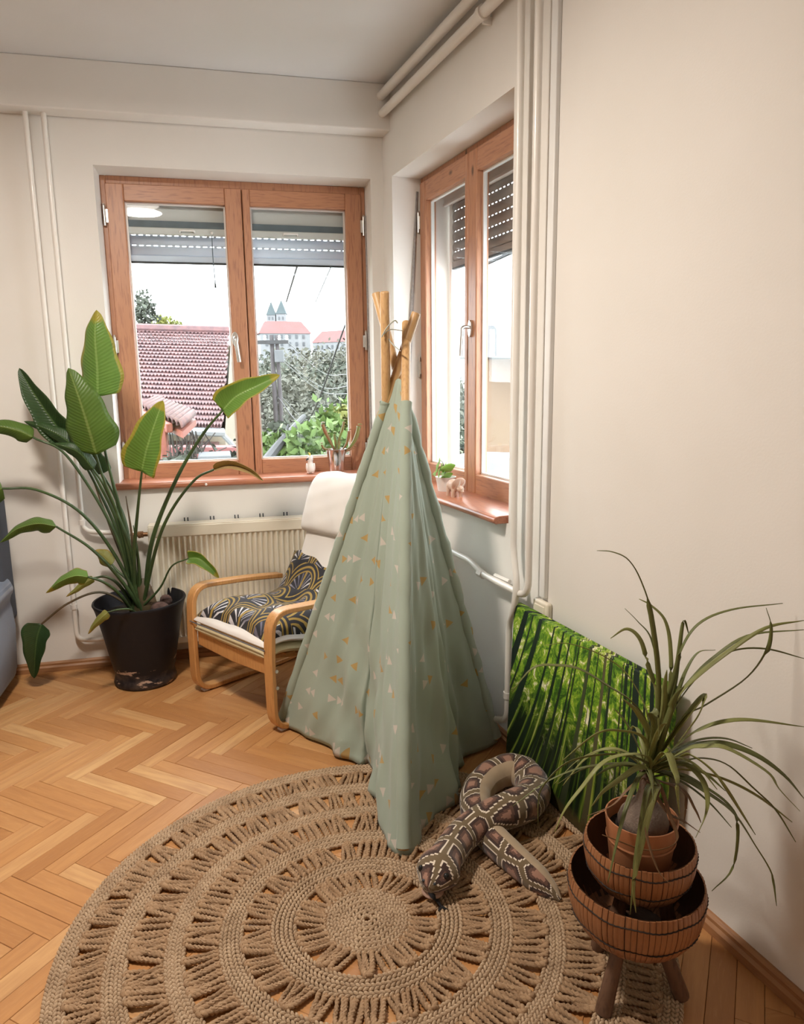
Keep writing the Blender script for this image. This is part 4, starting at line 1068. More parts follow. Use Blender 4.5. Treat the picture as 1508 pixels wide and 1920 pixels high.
def mat_pot():
    g = G('scuffed_black_plastic')
    ob = g.coord(); xyz = g.xyz(ob)
    low = g.math('LESS_THAN', xyz[2], .13)
    wear = g.math('MULTIPLY', low, g.ramp(g.noise(g.mapv(ob, (9, 9, 22)), 1., 4., .65), [(.60, (0, 0, 0)), (.64, (1, 1, 1))]))
    dust = g.math('MULTIPLY', g.math('LESS_THAN', xyz[2], .075), g.ramp(g.noise(ob, 22., 4.), [(.42, (0, 0, 0)), (.7, (.45,) * 3)]))
    col = g.mix(dust, (.011, .011, .015), (.14, .10, .08)); col = g.mix(wear, col, (.42, .30, .23))
    g.set(col=col, rough=.5, spec=.3); g.bump(wear, -.3, .002); return g.m
PC = np.array([-1.235, 3.26, 0.])
plant = root('potted_plant', 'big leafy plant with long stems in a scuffed black pot beside the armchair', 'potted plant', loc=PC, local=False)
m = M(); ph_ = .40
m.lathe([(.118, .0), (.135, .004), (.142, .018), (.136, .040), (.132, .055), (.140, .08), (.172, .25), (.196, .36), (.203, .385), (.209, .398), (.207, .404), (.199, .404), (.195, .392), (.188, .35), (.18, .33)], 56, PC)
pot = m.build('pot', mat_pot(), plant, smooth=50)
m = M(); m.lathe([(.186, .335), (.12, .345), (.05, .352), (.001, .35)], 40, PC); m.build('soil', m_soil, pot)
m = M(); q = PC + [.10, -.02, .36]; m.ell(q, (.045, .035, .035), 12, 8); m.ell(q + [.02, .03, .03], (.03, .025, .03), 10, 6); m.build('root_stump', pm('root_bark', (.14, .08, .065), (.05, .03, .025), 40., .9, .6), plant, smooth=30)
def blade(m, P, wmax, side, fold=.5, curl=0., n=26, nv=11, shape=.42, wav=.06, seed=0):
    P = spline(P, n); T = np.gradient(P, axis=0); T /= np.linalg.norm(T, axis=1)[:, None]
    gr, UV = [], []
    for i in range(n):
        u = i / (n - 1.); sd = np.asarray(side, float); sd = sd - T[i] * (sd @ T[i]); sd /= np.linalg.norm(sd); nr = np.cross(T[i], sd)
        wv_ = wmax / 2 * (math.sin(PI * min(1, u ** shape * .98 + .02)) ** .62 if u < 1 else 0); row, uvr = [], []
        if u > .97: wv_ *= .4
        for j in range(nv):
            v = j / (nv - 1.) * 2 - 1; av = abs(v)
            fo = fold + curl * av
            rp = 1 + wav * math.sin(u * 17 + seed + (2 if v > 0 else 0)) * av
            row.append(P[i] + sd * wv_ * v * rp * math.cos(fo) + nr * wv_ * av * math.sin(fo)); uvr.append((v if abs(v) > 1e-6 else .001, u))
        gr.append(row); UV.append(uvr)
    return m.grid(gr, UV)
def stem_leaf(stem, leafpts, wpx, mat, side_ang, fold=.45, curl=.3, r0=.009, r1=.0045, smat=None, shape=.42, seed=0, twist=0.):
    S = [PC + [random.uniform(-.03, .03), random.uniform(-.03, .03), .33] if p is None else (AT(*p) if len(p) == 3 and p[2] > 1.2 else np.asarray(p)) for p in stem]
    Sp = spline(S, 30); m = M(); m.tube(Sp, np.linspace(r0, r1, 30), 9); st = m.build('stem', smat or m_stem, plant)
    Lp = [Sp[-1]] + [AT(*p) for p in leafpts]
    Y = Lp[0][1]; wm = wpx / F * Y
    sd = math.cos(R(side_ang)) * C_RT + math.sin(R(side_ang)) * C_UP
    sd = sd * math.cos(twist) + C_FW * math.sin(twist)
    mm = M(); blade(mm, Lp, wm, sd, fold, curl, shape=shape, seed=seed); mm.build('leaf', mat, st, smooth=80, solid=.0012)
# (stem pixels with depth, leaf pixels with depth, width px, material, width direction)
stem_leaf([None, (236, 1000, 3.24), (198, 850, 3.2), (183, 742, 3.18)], [(182, 690, 3.17), (178, 630, 3.16), (181, 581, 3.17)], 92, m_leafl, 5, .35, .2, seed=1)
stem_leaf([None, (232, 1000, 3.2), (195, 900, 3.14), (180, 852, 3.12)], [(165, 800, 3.08), (146, 740, 3.06), (128, 690, 3.07)], 100, m_leaf, 24, .30, .15, seed=2)
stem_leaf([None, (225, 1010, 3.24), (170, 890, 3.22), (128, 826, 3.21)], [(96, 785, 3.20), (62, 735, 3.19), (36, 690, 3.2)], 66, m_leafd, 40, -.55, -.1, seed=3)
stem_leaf([None, (220, 1010, 3.17), (130, 860, 3.12), (62, 820, 3.08)], [(30, 806, 3.05), (-20, 800, 3.03), (-70, 830, 3.03)], 46, m_leaf, 80, .55, .2, seed=4)
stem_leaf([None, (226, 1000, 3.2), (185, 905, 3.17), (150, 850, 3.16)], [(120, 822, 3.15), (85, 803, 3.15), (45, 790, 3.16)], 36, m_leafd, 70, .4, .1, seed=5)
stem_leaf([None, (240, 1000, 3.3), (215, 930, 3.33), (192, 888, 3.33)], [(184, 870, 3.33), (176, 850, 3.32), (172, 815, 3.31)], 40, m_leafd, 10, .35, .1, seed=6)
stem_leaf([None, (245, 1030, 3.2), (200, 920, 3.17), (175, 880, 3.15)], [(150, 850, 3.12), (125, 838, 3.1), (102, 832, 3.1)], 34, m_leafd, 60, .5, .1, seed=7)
stem_leaf([None, (252, 1040, 3.2), (258, 960, 3.14), (266, 884, 3.08)], [(276, 840, 3.05), (292, 790, 3.04), (306, 751, 3.05)], 82, m_leafl, 158, .42, .1, r0=.011, seed=8)
stem_leaf([None, (284, 1020, 3.2), (330, 900, 3.14), (380, 815, 3.1), (418, 769, 3.08)], [(445, 742, 3.06), (485, 722, 3.06), (525, 703, 3.08)], 62, m_leafl, 118, .35, .2, r0=.012, shape=.36, seed=9)
stem_leaf([None, (292, 1030, 3.16), (320, 960, 3.1), (365, 900, 3.05), (402, 880, 3.04)], [(430, 872, 3.03), (462, 880, 3.02), (494, 902, 3.03)], 34, m_dry, 85, .9, .2, shape=.6, seed=10)
stem_leaf([None, (215, 1040, 3.17), (150, 960, 3.1), (70, 919, 3.05), (4, 916, 3.0)], [(-30, 925, 2.98), (-70, 950, 2.97), (-110, 990, 2.97)], 60, m_leaf, 70, .4, .2, seed=11)
stem_leaf([None, (225, 1085, 3.16), (170, 1028, 3.08), (105, 987, 3.02)], [(70, 982, 2.98), (30, 993, 2.95), (0, 1017, 2.94)], 56, m_leaf, 96, .75, .3, r0=.010, seed=12)
stem_leaf([None, (225, 1115, 3.12), (195, 1092, 3.05), (165, 1082, 3.0)], [(140, 1080, 2.98), (110, 1092, 2.97), (86, 1112, 2.98)], 52, m_leafl, 105, .7, .25, seed=13)
stem_leaf([None, (245, 1095, 3.3), (222, 1072, 3.32), (210, 1058, 3.33)], [(200, 1050, 3.33), (190, 1040, 3.33), (178, 1032, 3.34)], 34, m_leafy, 60, .3, .2, shape=.7, seed=14)
stem_leaf([None, (226, 1100, 3.2), (200, 1082, 3.2), (175, 1084, 3.18)], [(160, 1092, 3.17), (142, 1106, 3.16), (124, 1119, 3.16)], 20, m_leafy, 130, .5, .2, seed=15)
stem_leaf([None, (195, 1111, 3.22), (130, 1130, 3.18), (78, 1170, 3.16)], [(70, 1195, 3.15), (66, 1230, 3.15), (64, 1272, 3.17)], 60, m_leafd, 0, .30, .15, smat=m_stemr, r0=.006, seed=16)
stem_leaf([None, (245, 1143, 3.06), (222, 1143, 3.02), (202, 1148, 2.99)], [(190, 1158, 2.98), (176, 1172, 2.98), (165, 1189, 2.99)], 24, m_leafy, 130, .4, .3, r0=.006, r1=.003, seed=17)
stem_leaf([None, (298, 1105, 3.2), (322, 1062, 3.15), (354, 1047, 3.12)], [(374, 1048, 3.1), (394, 1064, 3.09), (411, 1084, 3.1)], 36, m_leafl, 60, .6, .2, r0=.006, r1=.003, seed=18)
for i, (b, t) in enumerate((((258, 1120), (206, 890)), ((262, 1110), (236, 930)), ((268, 1110), (250, 985)), ((250, 1100), (176, 905)))):
    m = M(); m.tube(spline([PC + [.02 * i - .03, -.01, .34], AT(*[(b[0] + t[0]) / 2, (b[1] + t[1]) / 2], 3.24), AT(*t, 3.22)], 16), np.linspace(.012, .002, 16), 8); m.build('stem', m_stemr if i % 2 else m_stem, plant)
m = M(); m.lathe([(.05, .33), (.052, .37), (.045, .42), (.03, .47), (.012, .50)], 12, PC + [.02, 0, 0], 1.2, .8); m.build('stem_cluster', m_stemr, plant)

# ---------------------------------------------------------------- sofa at the left edge
m_sofa = pm('blue_grey_upholstery', (.125, .17, .255), (.095, .13, .205), 5., .92, .35, sheen=.3, bscale=260., bdist=.002)
m_sofad = pm('dark_grey_upholstery', (.085, .095, .12), (.065, .075, .095), 5., .92, .35, bscale=260., bdist=.002)
sofa = root('sofa', 'blue grey upholstered sofa cut off by the left edge of the photograph', 'sofa', loc=(-1.845, 2.90, 0), rotz=R(13.4))
def rbox(lo, hi, name, mat, bv=.05):
    m = M(); m.box(lo, hi); return m.build(name, mat, sofa, bevel=bv, seg=5)
q = sofa.location
rbox((-1.2, -.42, .03), (.095, .34, .40), 'seat_base', m_sofa, .05)
m = M(); prof = [(.07, .03), (.105, .10), (.118, .30), (.112, .38), (.104, .43), (.13, .475), (.112, .525), (.05, .55), (-.04, .545), (-.08, .48), (-.08, .03)]
m.prism([(x, z) for x, z in prof], -.46, .30, axis=1); m.build('armrest', m_sofa, sofa, bevel=.02, seg=3)
rbox((-1.2, .20, .30), (.105, .40, .905), 'backrest', m_sofad, .035)
m = M(); m.box((.02, .194, .74), (.095, .20, .75)); m.build('zip', m_white, sofa)
for xx in (-1.1, .0):
    for yy in (-.36, .28):
        m = M(); m.tube([(xx, yy, 0), (xx, yy, .04)], .02, 10); m.build('foot', m_dark, sofa)

# ---------------------------------------------------------------- plush snake
def mat_snake():
    g = G('python_print_plush')
    uv = g.xyz(g.coord('UV'))       # u = angle / 2pi (0 = belly), v = length in m
    qx = g.math('DIVIDE', g.math('FLOOR', g.math('MULTIPLY', uv[0], 70.)), 70.); qy = g.math('DIVIDE', g.math('FLOOR', g.math('MULTIPLY', uv[1], 260.)), 260.)
    v = g.comb(g.math('MULTIPLY', qx, 4.0), g.math('MULTIPLY', qy, 11.5))
    vo = g.n('TexVoronoi', voronoi_dimensions='2D'); g.put(vo.inputs['Vector'], v); vo.inputs['Scale'].default_value = 1.; vo.inputs['Randomness'].default_value = .55
    ve = g.n('TexVoronoi', voronoi_dimensions='2D', feature='DISTANCE_TO_EDGE'); g.put(ve.inputs['Vector'], v); ve.inputs['Scale'].default_value = 1.; ve.inputs['Randomness'].default_value = .55
    e = ve.outputs['Distance']
    col = g.ramp(e, [(0., (.145, .10, .052)), (.095, (.72, .63, .52)), (.135, (.045, .021, .016)), (.25, (.115, .055, .038)), (.34, (.31, .165, .115))], 'CONSTANT')
    bel = g.math('MAXIMUM', g.math('LESS_THAN', uv[0], .14), g.math('GREATER_THAN', uv[0], .86))
    bc = g.mix(g.noise(g.coord(), 12., 2.), (.42, .32, .21), (.36, .26, .17))
    col = g.mix(bel, col, bc)
    g.set(col=col, rough=.9, sheen=.25); g.bump(g.noise(g.coord(), 420., 2.), .35, .002); return g.m
m_snake = mat_snake(); m_belly = pm('plush_belly', (.40, .26, .20), (.34, .21, .16), 12., .9, .3)
def sp(px, py, z): return FL(px, py, z)
path = [sp(803, 1668, .060), sp(818, 1640, .068), sp(834, 1612, .072), sp(868, 1566, .070), sp(914, 1535, .085), sp(960, 1516, .095), sp(990, 1502, .080), sp(1001, 1483, .070), sp(994, 1460, .066), sp(974, 1446, .064), sp(950, 1444, .064), sp(915, 1460, .058), sp(893, 1490, .050), sp(895, 1530, .046), sp(918, 1566, .046), sp(955, 1602, .044), sp(1000, 1642, .038), sp(1030, 1668, .026), sp(1051, 1688, .017)]
SPn = 220; SPth = spline(path, SPn)
for _ in range(6): SPth[1:-1] = .25 * SPth[:-2] + .5 * SPth[1:-1] + .25 * SPth[2:]
tt = np.linspace(0, 1, SPn)
rad_ = np.interp(tt, [0, .012, .03, .06, .085, .11, .16, .3, .5, .7, .82, .9, .96, 1.], [.012, .028, .038, .052, .055, .048, .047, .056, .056, .050, .045, .038, .022, .006])
ztw = np.interp(tt, [0, .3, .42, .5, .62, .72, .8, 1.], [0, .0, -.6, -1.7, -1.9, -2.0, -2.4, -2.5])     # the belly turns up in the coil and on the tail
snake = root('plush_snake', 'plush python toy with brown spots coiled on the rug beside the tent', 'plush snake', loc=FL(920, 1560, .012), local=False)
m = M(); nS = 28; vsn, uvn = [], []
T = np.gradient(SPth, axis=0); T /= np.linalg.norm(T, axis=1)[:, None]; Ls = np.concatenate([[0], np.cumsum(np.linalg.norm(np.diff(SPth, axis=0), axis=1))])
for i in range(SPn):
    z_up = np.array([0, 0, 1.]); sd = np.cross(T[i], z_up); sd /= np.linalg.norm(sd); nu_ = np.cross(sd, T[i])
    hd = 1.0 + .18 * math.exp(-((tt[i] - .055) / .035) ** 2); fl = 1 - .16 * math.exp(-((tt[i] - .03) / .05) ** 2)
    wr_ = 1 + .02 * math.sin(Ls[i] * 90) * (1 if .4 < tt[i] < .7 else .25)
    for j in range(nS + 1):
        a = 2 * PI * j / nS; b = a + ztw[i]
        p = SPth[i] + rad_[i] * wr_ * (-math.cos(b) * nu_ * fl + math.sin(b) * sd * hd)
        p[2] = max(p[2], .014)
        vsn.append(p); uvn.append((j / nS, Ls[i] + .001))
fs = [(i * (nS + 1) + j, i * (nS + 1) + j + 1, (i + 1) * (nS + 1) + j + 1, (i + 1) * (nS + 1) + j) for i in range(SPn - 1) for j in range(nS)]
m.add(vsn, fs, uvn); m.add([vsn[k] for k in range(nS)], [tuple(range(nS))], [uvn[k] for k in range(nS)])
body = m.build('snake_body', m_snake, snake, smooth=80)
hi = int(.045 * SPn); hT = T[hi]; hs = np.cross(hT, (0, 0, 1.)); hs /= np.linalg.norm(hs); hn = np.cross(hs, hT)
for sx in (-1, 1):
    c = SPth[hi] + hs * sx * rad_[hi] * .86 + hn * rad_[hi] * .50
    m = M(); m.ell(c, (.0085, .0085, .0085), 12, 8); m.build('eye', pm('eye_bead', (.008, .008, .008), (.005,) * 3, 5., .1), snake)
    c = SPth[3] + hs * sx * .016 + hn * .016 - hT * .004; m = M(); m.ell(c, (.0045, .0045, .004), 8, 6); m.build('nostril', m_dark, snake)
m = M(); c = SPth[6] - hn * .030 ; m.ell(c, (.030, .030, .012), 16, 8); m.build('lower_jaw', m_belly, snake)
q0 = SPth[2] - hn * .012; m = M(); q1 = FL(818, 1685, .03); q2 = FL(828, 1700, .016)
q3, q4 = FL(822, 1708, .015), FL(840, 1706, .015)
m.tube(spline([q0, FL(812, 1680, .045), q1, q2], 12), [.008] * 9 + [.007, .006, .005], 8, flat=.4); m.tube([q2, q3], [.005, .002], 6, flat=.5); m.tube([q2, q4], [.005, .002], 6, flat=.5)
m.build('tongue', pm('black_felt', (.012, .01, .012), (.008, .008, .008), 60., .95, .3), snake)

# ---------------------------------------------------------------- canvas print of a bamboo wood
def mat_bamboo():
    g = G('bamboo_forest_print')
    uv = g.xyz(g.coord('UV')); u, v = uv[0], uv[1]
    # trunks fan out: left ones lean
    lean = g.math('MULTIPLY', g.math('SUBTRACT', .75, u), .42)
    uu = g.math('ADD', u, g.math('MULTIPLY', g.math('SUBTRACT', 1., v), lean))
    fo = g.noise(g.comb(g.math('MULTIPLY', uu, 15.), g.math('MULTIPLY', v, 8.)), 1.3, 8., .75, .8)
    col = g.ramp(fo, [(.32, (.012, .03, .006)), (.44, (.05, .14, .012)), (.51, (.17, .33, .02)), (.565, (.36, .46, .05)), (.61, (.75, .73, .50)), (.72, (.88, .82, .70))])
    lowl = g.ramp(g.noise(g.comb(g.math('MULTIPLY', uu, 70.), g.math('MULTIPLY', v, 1.4)), 1., 3.), [(.48, (.008, .018, .006)), (.56, (.07, .14, .015)), (.66, (.33, .40, .06)), (.78, (.62, .60, .30))])
    col = g.mix(g.ramp(g.math('ADD', v, g.math('MULTIPLY', g.math('SUBTRACT', fo, .5), .5)), [(.35, (1, 1, 1)), (.62, (0, 0, 0))]), col, lowl)
    thin = g.noise(g.comb(g.math('MULTIPLY', uu, 46.), g.math('MULTIPLY', v, .35)), 1., 2., .5)
    col = g.mix(g.ramp(thin, [(.585, (0, 0, 0)), (.61, (1, 1, 1))]), col, (.012, .026, .012))
    for (u0, w0, c) in ((.13, .034, (.008, .018, .012)), (.24, .024, (.012, .026, .014)), (.045, .02, (.008, .018, .01)), (.34, .010, (.012, .028, .014)), (.45, .009, (.016, .03, .014)), (.575, .013, (.05, .065, .03)), (.665, .012, (.09, .085, .04)), (.70, .010, (.02, .035, .018)), (.83, .026, (.012, .024, .016)), (.905, .018, (.01, .02, .012)), (.51, .006, (.012, .022, .01)), (.76, .006, (.03, .04, .016))):
        d = g.math('ABSOLUTE', g.math('SUBTRACT', uu, u0 + .0))
        wdt = g.math('MULTIPLY', g.math('SUBTRACT', 1.35, g.math('MULTIPLY', v, .7)), w0 * .72)
        col = g.mix(g.math('LESS_THAN', d, wdt), col, c)
    gr = g.noise(g.comb(g.math('MULTIPLY', u, 30.), g.math('MULTIPLY', v, 30.)), 1., 4.)
    col = g.mix(g.ramp(g.math('ADD', v, g.math('MULTIPLY', g.math('SUBTRACT', gr, .5), .12)), [(.055, (1, 1, 1)), (.10, (0, 0, 0))]), col, g.mix(gr, (.02, .014, .008), (.16, .13, .04)))
    g.set(col=col, rough=.6, spec=.2); g.bump(g.noise(g.mapv(g.coord(), (500, 500, 500)), 1., 1.), .1, .001); return g.m
cvT0, cvT1 = LR(980, 1130, -.01), LR(1268, 1256, -.01)
CXA, CXB = 1.41, 2.19; CT = .03; cz = .612; off = .088
canvas = root('canvas_picture', 'canvas print of a green bamboo forest leaning against the wall behind the palm', 'picture', loc=K, rotz=ROT_R)
leanv = np.array([0, off - CT - .03, cz - .012]); leanv /= np.linalg.norm(leanv)        # up along the canvas
nf = np.array([0, -leanv[2], leanv[1]])                                            # towards the room
Hc = math.hypot(off - CT - .03, cz - .012)
b0 = np.array([0, -off, .014])
def cp(x, h, d): return np.array([x, 0, 0]) + b0 + leanv * h + nf * (d - 0.) 
m = M(); e = .006; W_ = CXB - CXA
vs, uv_ = [], []
ring_ = [(-CT, -.0), (0, 0)]
gx = [CXA, CXA + .0001, CXB - .0001, CXB]
prof_h = [0, Hc]
m.add([cp(CXA + e, e, 0), cp(CXB - e, e, 0), cp(CXB - e, Hc - e, 0), cp(CXA + e, Hc - e, 0), cp(CXA, 0, -e), cp(CXB, 0, -e), cp(CXB, Hc, -e), cp(CXA, Hc, -e), cp(CXA, 0, -CT), cp(CXB, 0, -CT), cp(CXB, Hc, -CT), cp(CXA, Hc, -CT)],
      [(0, 1, 2, 3), (0, 4, 5, 1), (1, 5, 6, 2), (2, 6, 7, 3), (3, 7, 4, 0), (4, 8, 9, 5), (5, 9, 10, 6), (6, 10, 11, 7), (7, 11, 8, 4), (8, 11, 10, 9)],
      [(.02, .02), (.98, .02), (.98, .97), (.02, .97), (.0, .0), (1., .0), (1., 1.), (.0, 1.), (-.04, -.04), (1.04, -.04), (1.04, 1.03), (-.04, 1.03)])
m.build('printed_canvas', mat_bamboo(), canvas, smooth=60)
m = M(); m.bar(cp(CXA + .03, .03, -CT - .002), cp(CXA + .03, Hc - .03, -CT - .002), .04, .004, nf); m.build('stretcher_bar', m_polew, canvas)

# ---------------------------------------------------------------- bamboo bowls, terracotta pot, ponytail palm
m_bam = mat_wood('bamboo_slat', (.36, .16, .07), (.29, .12, .05), (.20, .08, .035), axis=2, knots=False, rough=.4)
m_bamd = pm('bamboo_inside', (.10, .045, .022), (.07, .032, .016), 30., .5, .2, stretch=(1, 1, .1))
m_thr = pm('dark_binding', (.02, .011, .008), (.015, .009, .006), 60., .8)
m_legw = mat_wood('stand_leg_wood', (.16, .085, .05), (.12, .06, .035), (.08, .04, .025), axis=2, knots=False, rough=.55)
m_terr = pm('terracotta_plastic', (.46, .19, .085), (.40, .16, .07), 8., .5, .1)
def bowl(name, label, C0, zr, rr, dep, nsl, legs, tilt=(0, 0, 0)):
    C0 = np.asarray(C0, float); r = root(name, label, 'basket', loc=(C0[0], C0[1], zr - dep)); r.rotation_euler = tilt
    prof = [(rr * .995, dep), (rr * 1.02, dep * .82), (rr * 1.0, dep * .60), (rr * .93, dep * .36), (rr * .78, dep * .13), (rr * .58, .0)]
    pf = spline([(a, 0, b) for a, b in prof], 14)[:, [0, 2]]
    L0 = None
    for k in range(nsl):
        if L0 is None:
            m = M(); dA = 2 * PI / nsl; g_ = []; th = .0035
            T = np.gradient(pf, axis=0); T /= np.linalg.norm(T, axis=1)[:, None]; N = np.stack([-T[:, 1], T[:, 0]], 1)
            if N[0][0] < 0: N = -N
            for (a, z), n_ in zip(pf, N):
                hw = a * math.tan(dA / 2) * .90; o_ = np.array([a, z]); i_ = o_ - n_ * th
                g_.append([(i_[0], -hw, i_[1]), (o_[0] - th * .2, -hw, o_[1]), (o_[0] + .0006, 0, o_[1]), (o_[0] - th * .2, hw, o_[1]), (i_[0], hw, i_[1])])
            m.grid(g_, cv=True); n = len(pf); m.f += [(4, 3, 2, 1, 0), tuple((n - 1) * 5 + i for i in range(5))]
            L0 = m.build('slat', m_bam, r, smooth=35); o = L0
        else: o = share(L0, r)
        o.rotation_euler = (0, 0, 2 * PI * (k + rng.uniform(-.06, .06)) / nsl); o.location = (0, 0, rng.uniform(-.0012, .0012))
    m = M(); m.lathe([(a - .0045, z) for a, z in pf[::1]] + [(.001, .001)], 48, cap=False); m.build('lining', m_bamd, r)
    for h in (.84, .42):
        a = np.interp(dep * h, pf[::-1, 1], pf[::-1, 0]); m = M(); n = nsl * 2
        P = [((a + .0012 - .0014 * (i % 2)) * math.cos(2 * PI * i / n), (a + .0012 - .0014 * (i % 2)) * math.sin(2 * PI * i / n), dep * h + .002 * math.sin(i * .37)) for i in range(n + 1)]
        m.tube(P, .0017, 5, cap=False); m.build('binding', m_thr, r)
    for lg in legs:
        a, b = np.asarray(lg[0]) - np.array(r.location), np.asarray(lg[1]) - np.array(r.location)
        m = M(); m.tube([a, a + (b - a) * .97, b], [.0145, .0185, .017], 12); m.build('leg', m_legw, r, smooth=50)
    return r
BC = np.array([.520, 1.462])
lb = [((BC[0] - .045, BC[1] - .05, .165), (.430, 1.372, .013)), ((BC[0] + .045, BC[1] - .03, .165), (.620, 1.412, .013)), ((BC[0] - .02, BC[1] + .05, .165), (.468, 1.560, .013))]
bowl('bamboo_basket', 'larger lower bamboo slat bowl on three wooden legs, on the rug', BC, .288, .148, .145, 76, lb)
UC = np.array([.527, 1.47])
lu = [((UC[0] - .045, UC[1] - .035, .265), (UC[0] - .07, UC[1] - .05, .150)), ((UC[0] + .05, UC[1] - .02, .265), (UC[0] + .072, UC[1] - .03, .150)), ((UC[0], UC[1] + .05, .265), (UC[0], UC[1] + .075, .150))]
bowl('bamboo_basket', 'smaller upper bamboo slat bowl nested in the lower one, holding the palm pot', UC, .375, .120, .118, 66, lu)
pz = .275
pp_ = np.array([UC[0] + .003, UC[1] + .005, pz])
palm = root('ponytail_palm', 'ponytail palm with arching grassy leaves in a terracotta pot in the bamboo bowls', 'potted plant', loc=pp_, local=False)
m = M(); m.lathe([(.055, 0), (.062, .004), (.076, .125), (.0795, .150), (.0795, .153), (.0765, .153), (.073, .12), (.07, .115)], 44, pp_); po_ = m.build('pot', m_terr, palm, smooth=50)
m = M(); m.lathe([(.0735, .100), (.0765, .102), (.0752, .106)], 44, pp_, cap=False); m.build('pot_ridge', m_terr, po_)
m = M(); m.lathe([(.0725, .118), (.04, .124), (.001, .126)], 32, pp_); m.build('soil', m_soil, po_)
m_caud = pm('caudex_bark', (.22, .165, .125), (.13, .095, .075), 30., .9, .5)
m = M(); m.lathe([(.046, .112), (.054, .128), (.056, .142), (.050, .160), (.036, .178), (.020, .195), (.013, .215), (.012, .24), (.014, .262), (.010, .275)], 28, pp_ + [.004, 0, 0]); m.build('caudex', m_caud, palm)
m_grass = mat_leaf('palm_leaf', (.24, .255, .075), (.31, .31, .11), (.33, .34, .14), trans=.2)
m_grassd = mat_leaf('palm_leaf_dark', (.115, .13, .036), (.16, .17, .055), (.19, .21, .08), trans=.12)
m_grassr = mat_leaf('palm_leaf_dry', (.25, .13, .06), (.18, .09, .045), (.25, .15, .07), trans=.15)
CR = pp_ + np.array([.006, -.002, .262])
def c5(x, y): return (1000 + x / 2.969, 1000 + y / 2.969)
def c6(x, y): return (1000 + x / 2.969, 1440 + y / 2.969)
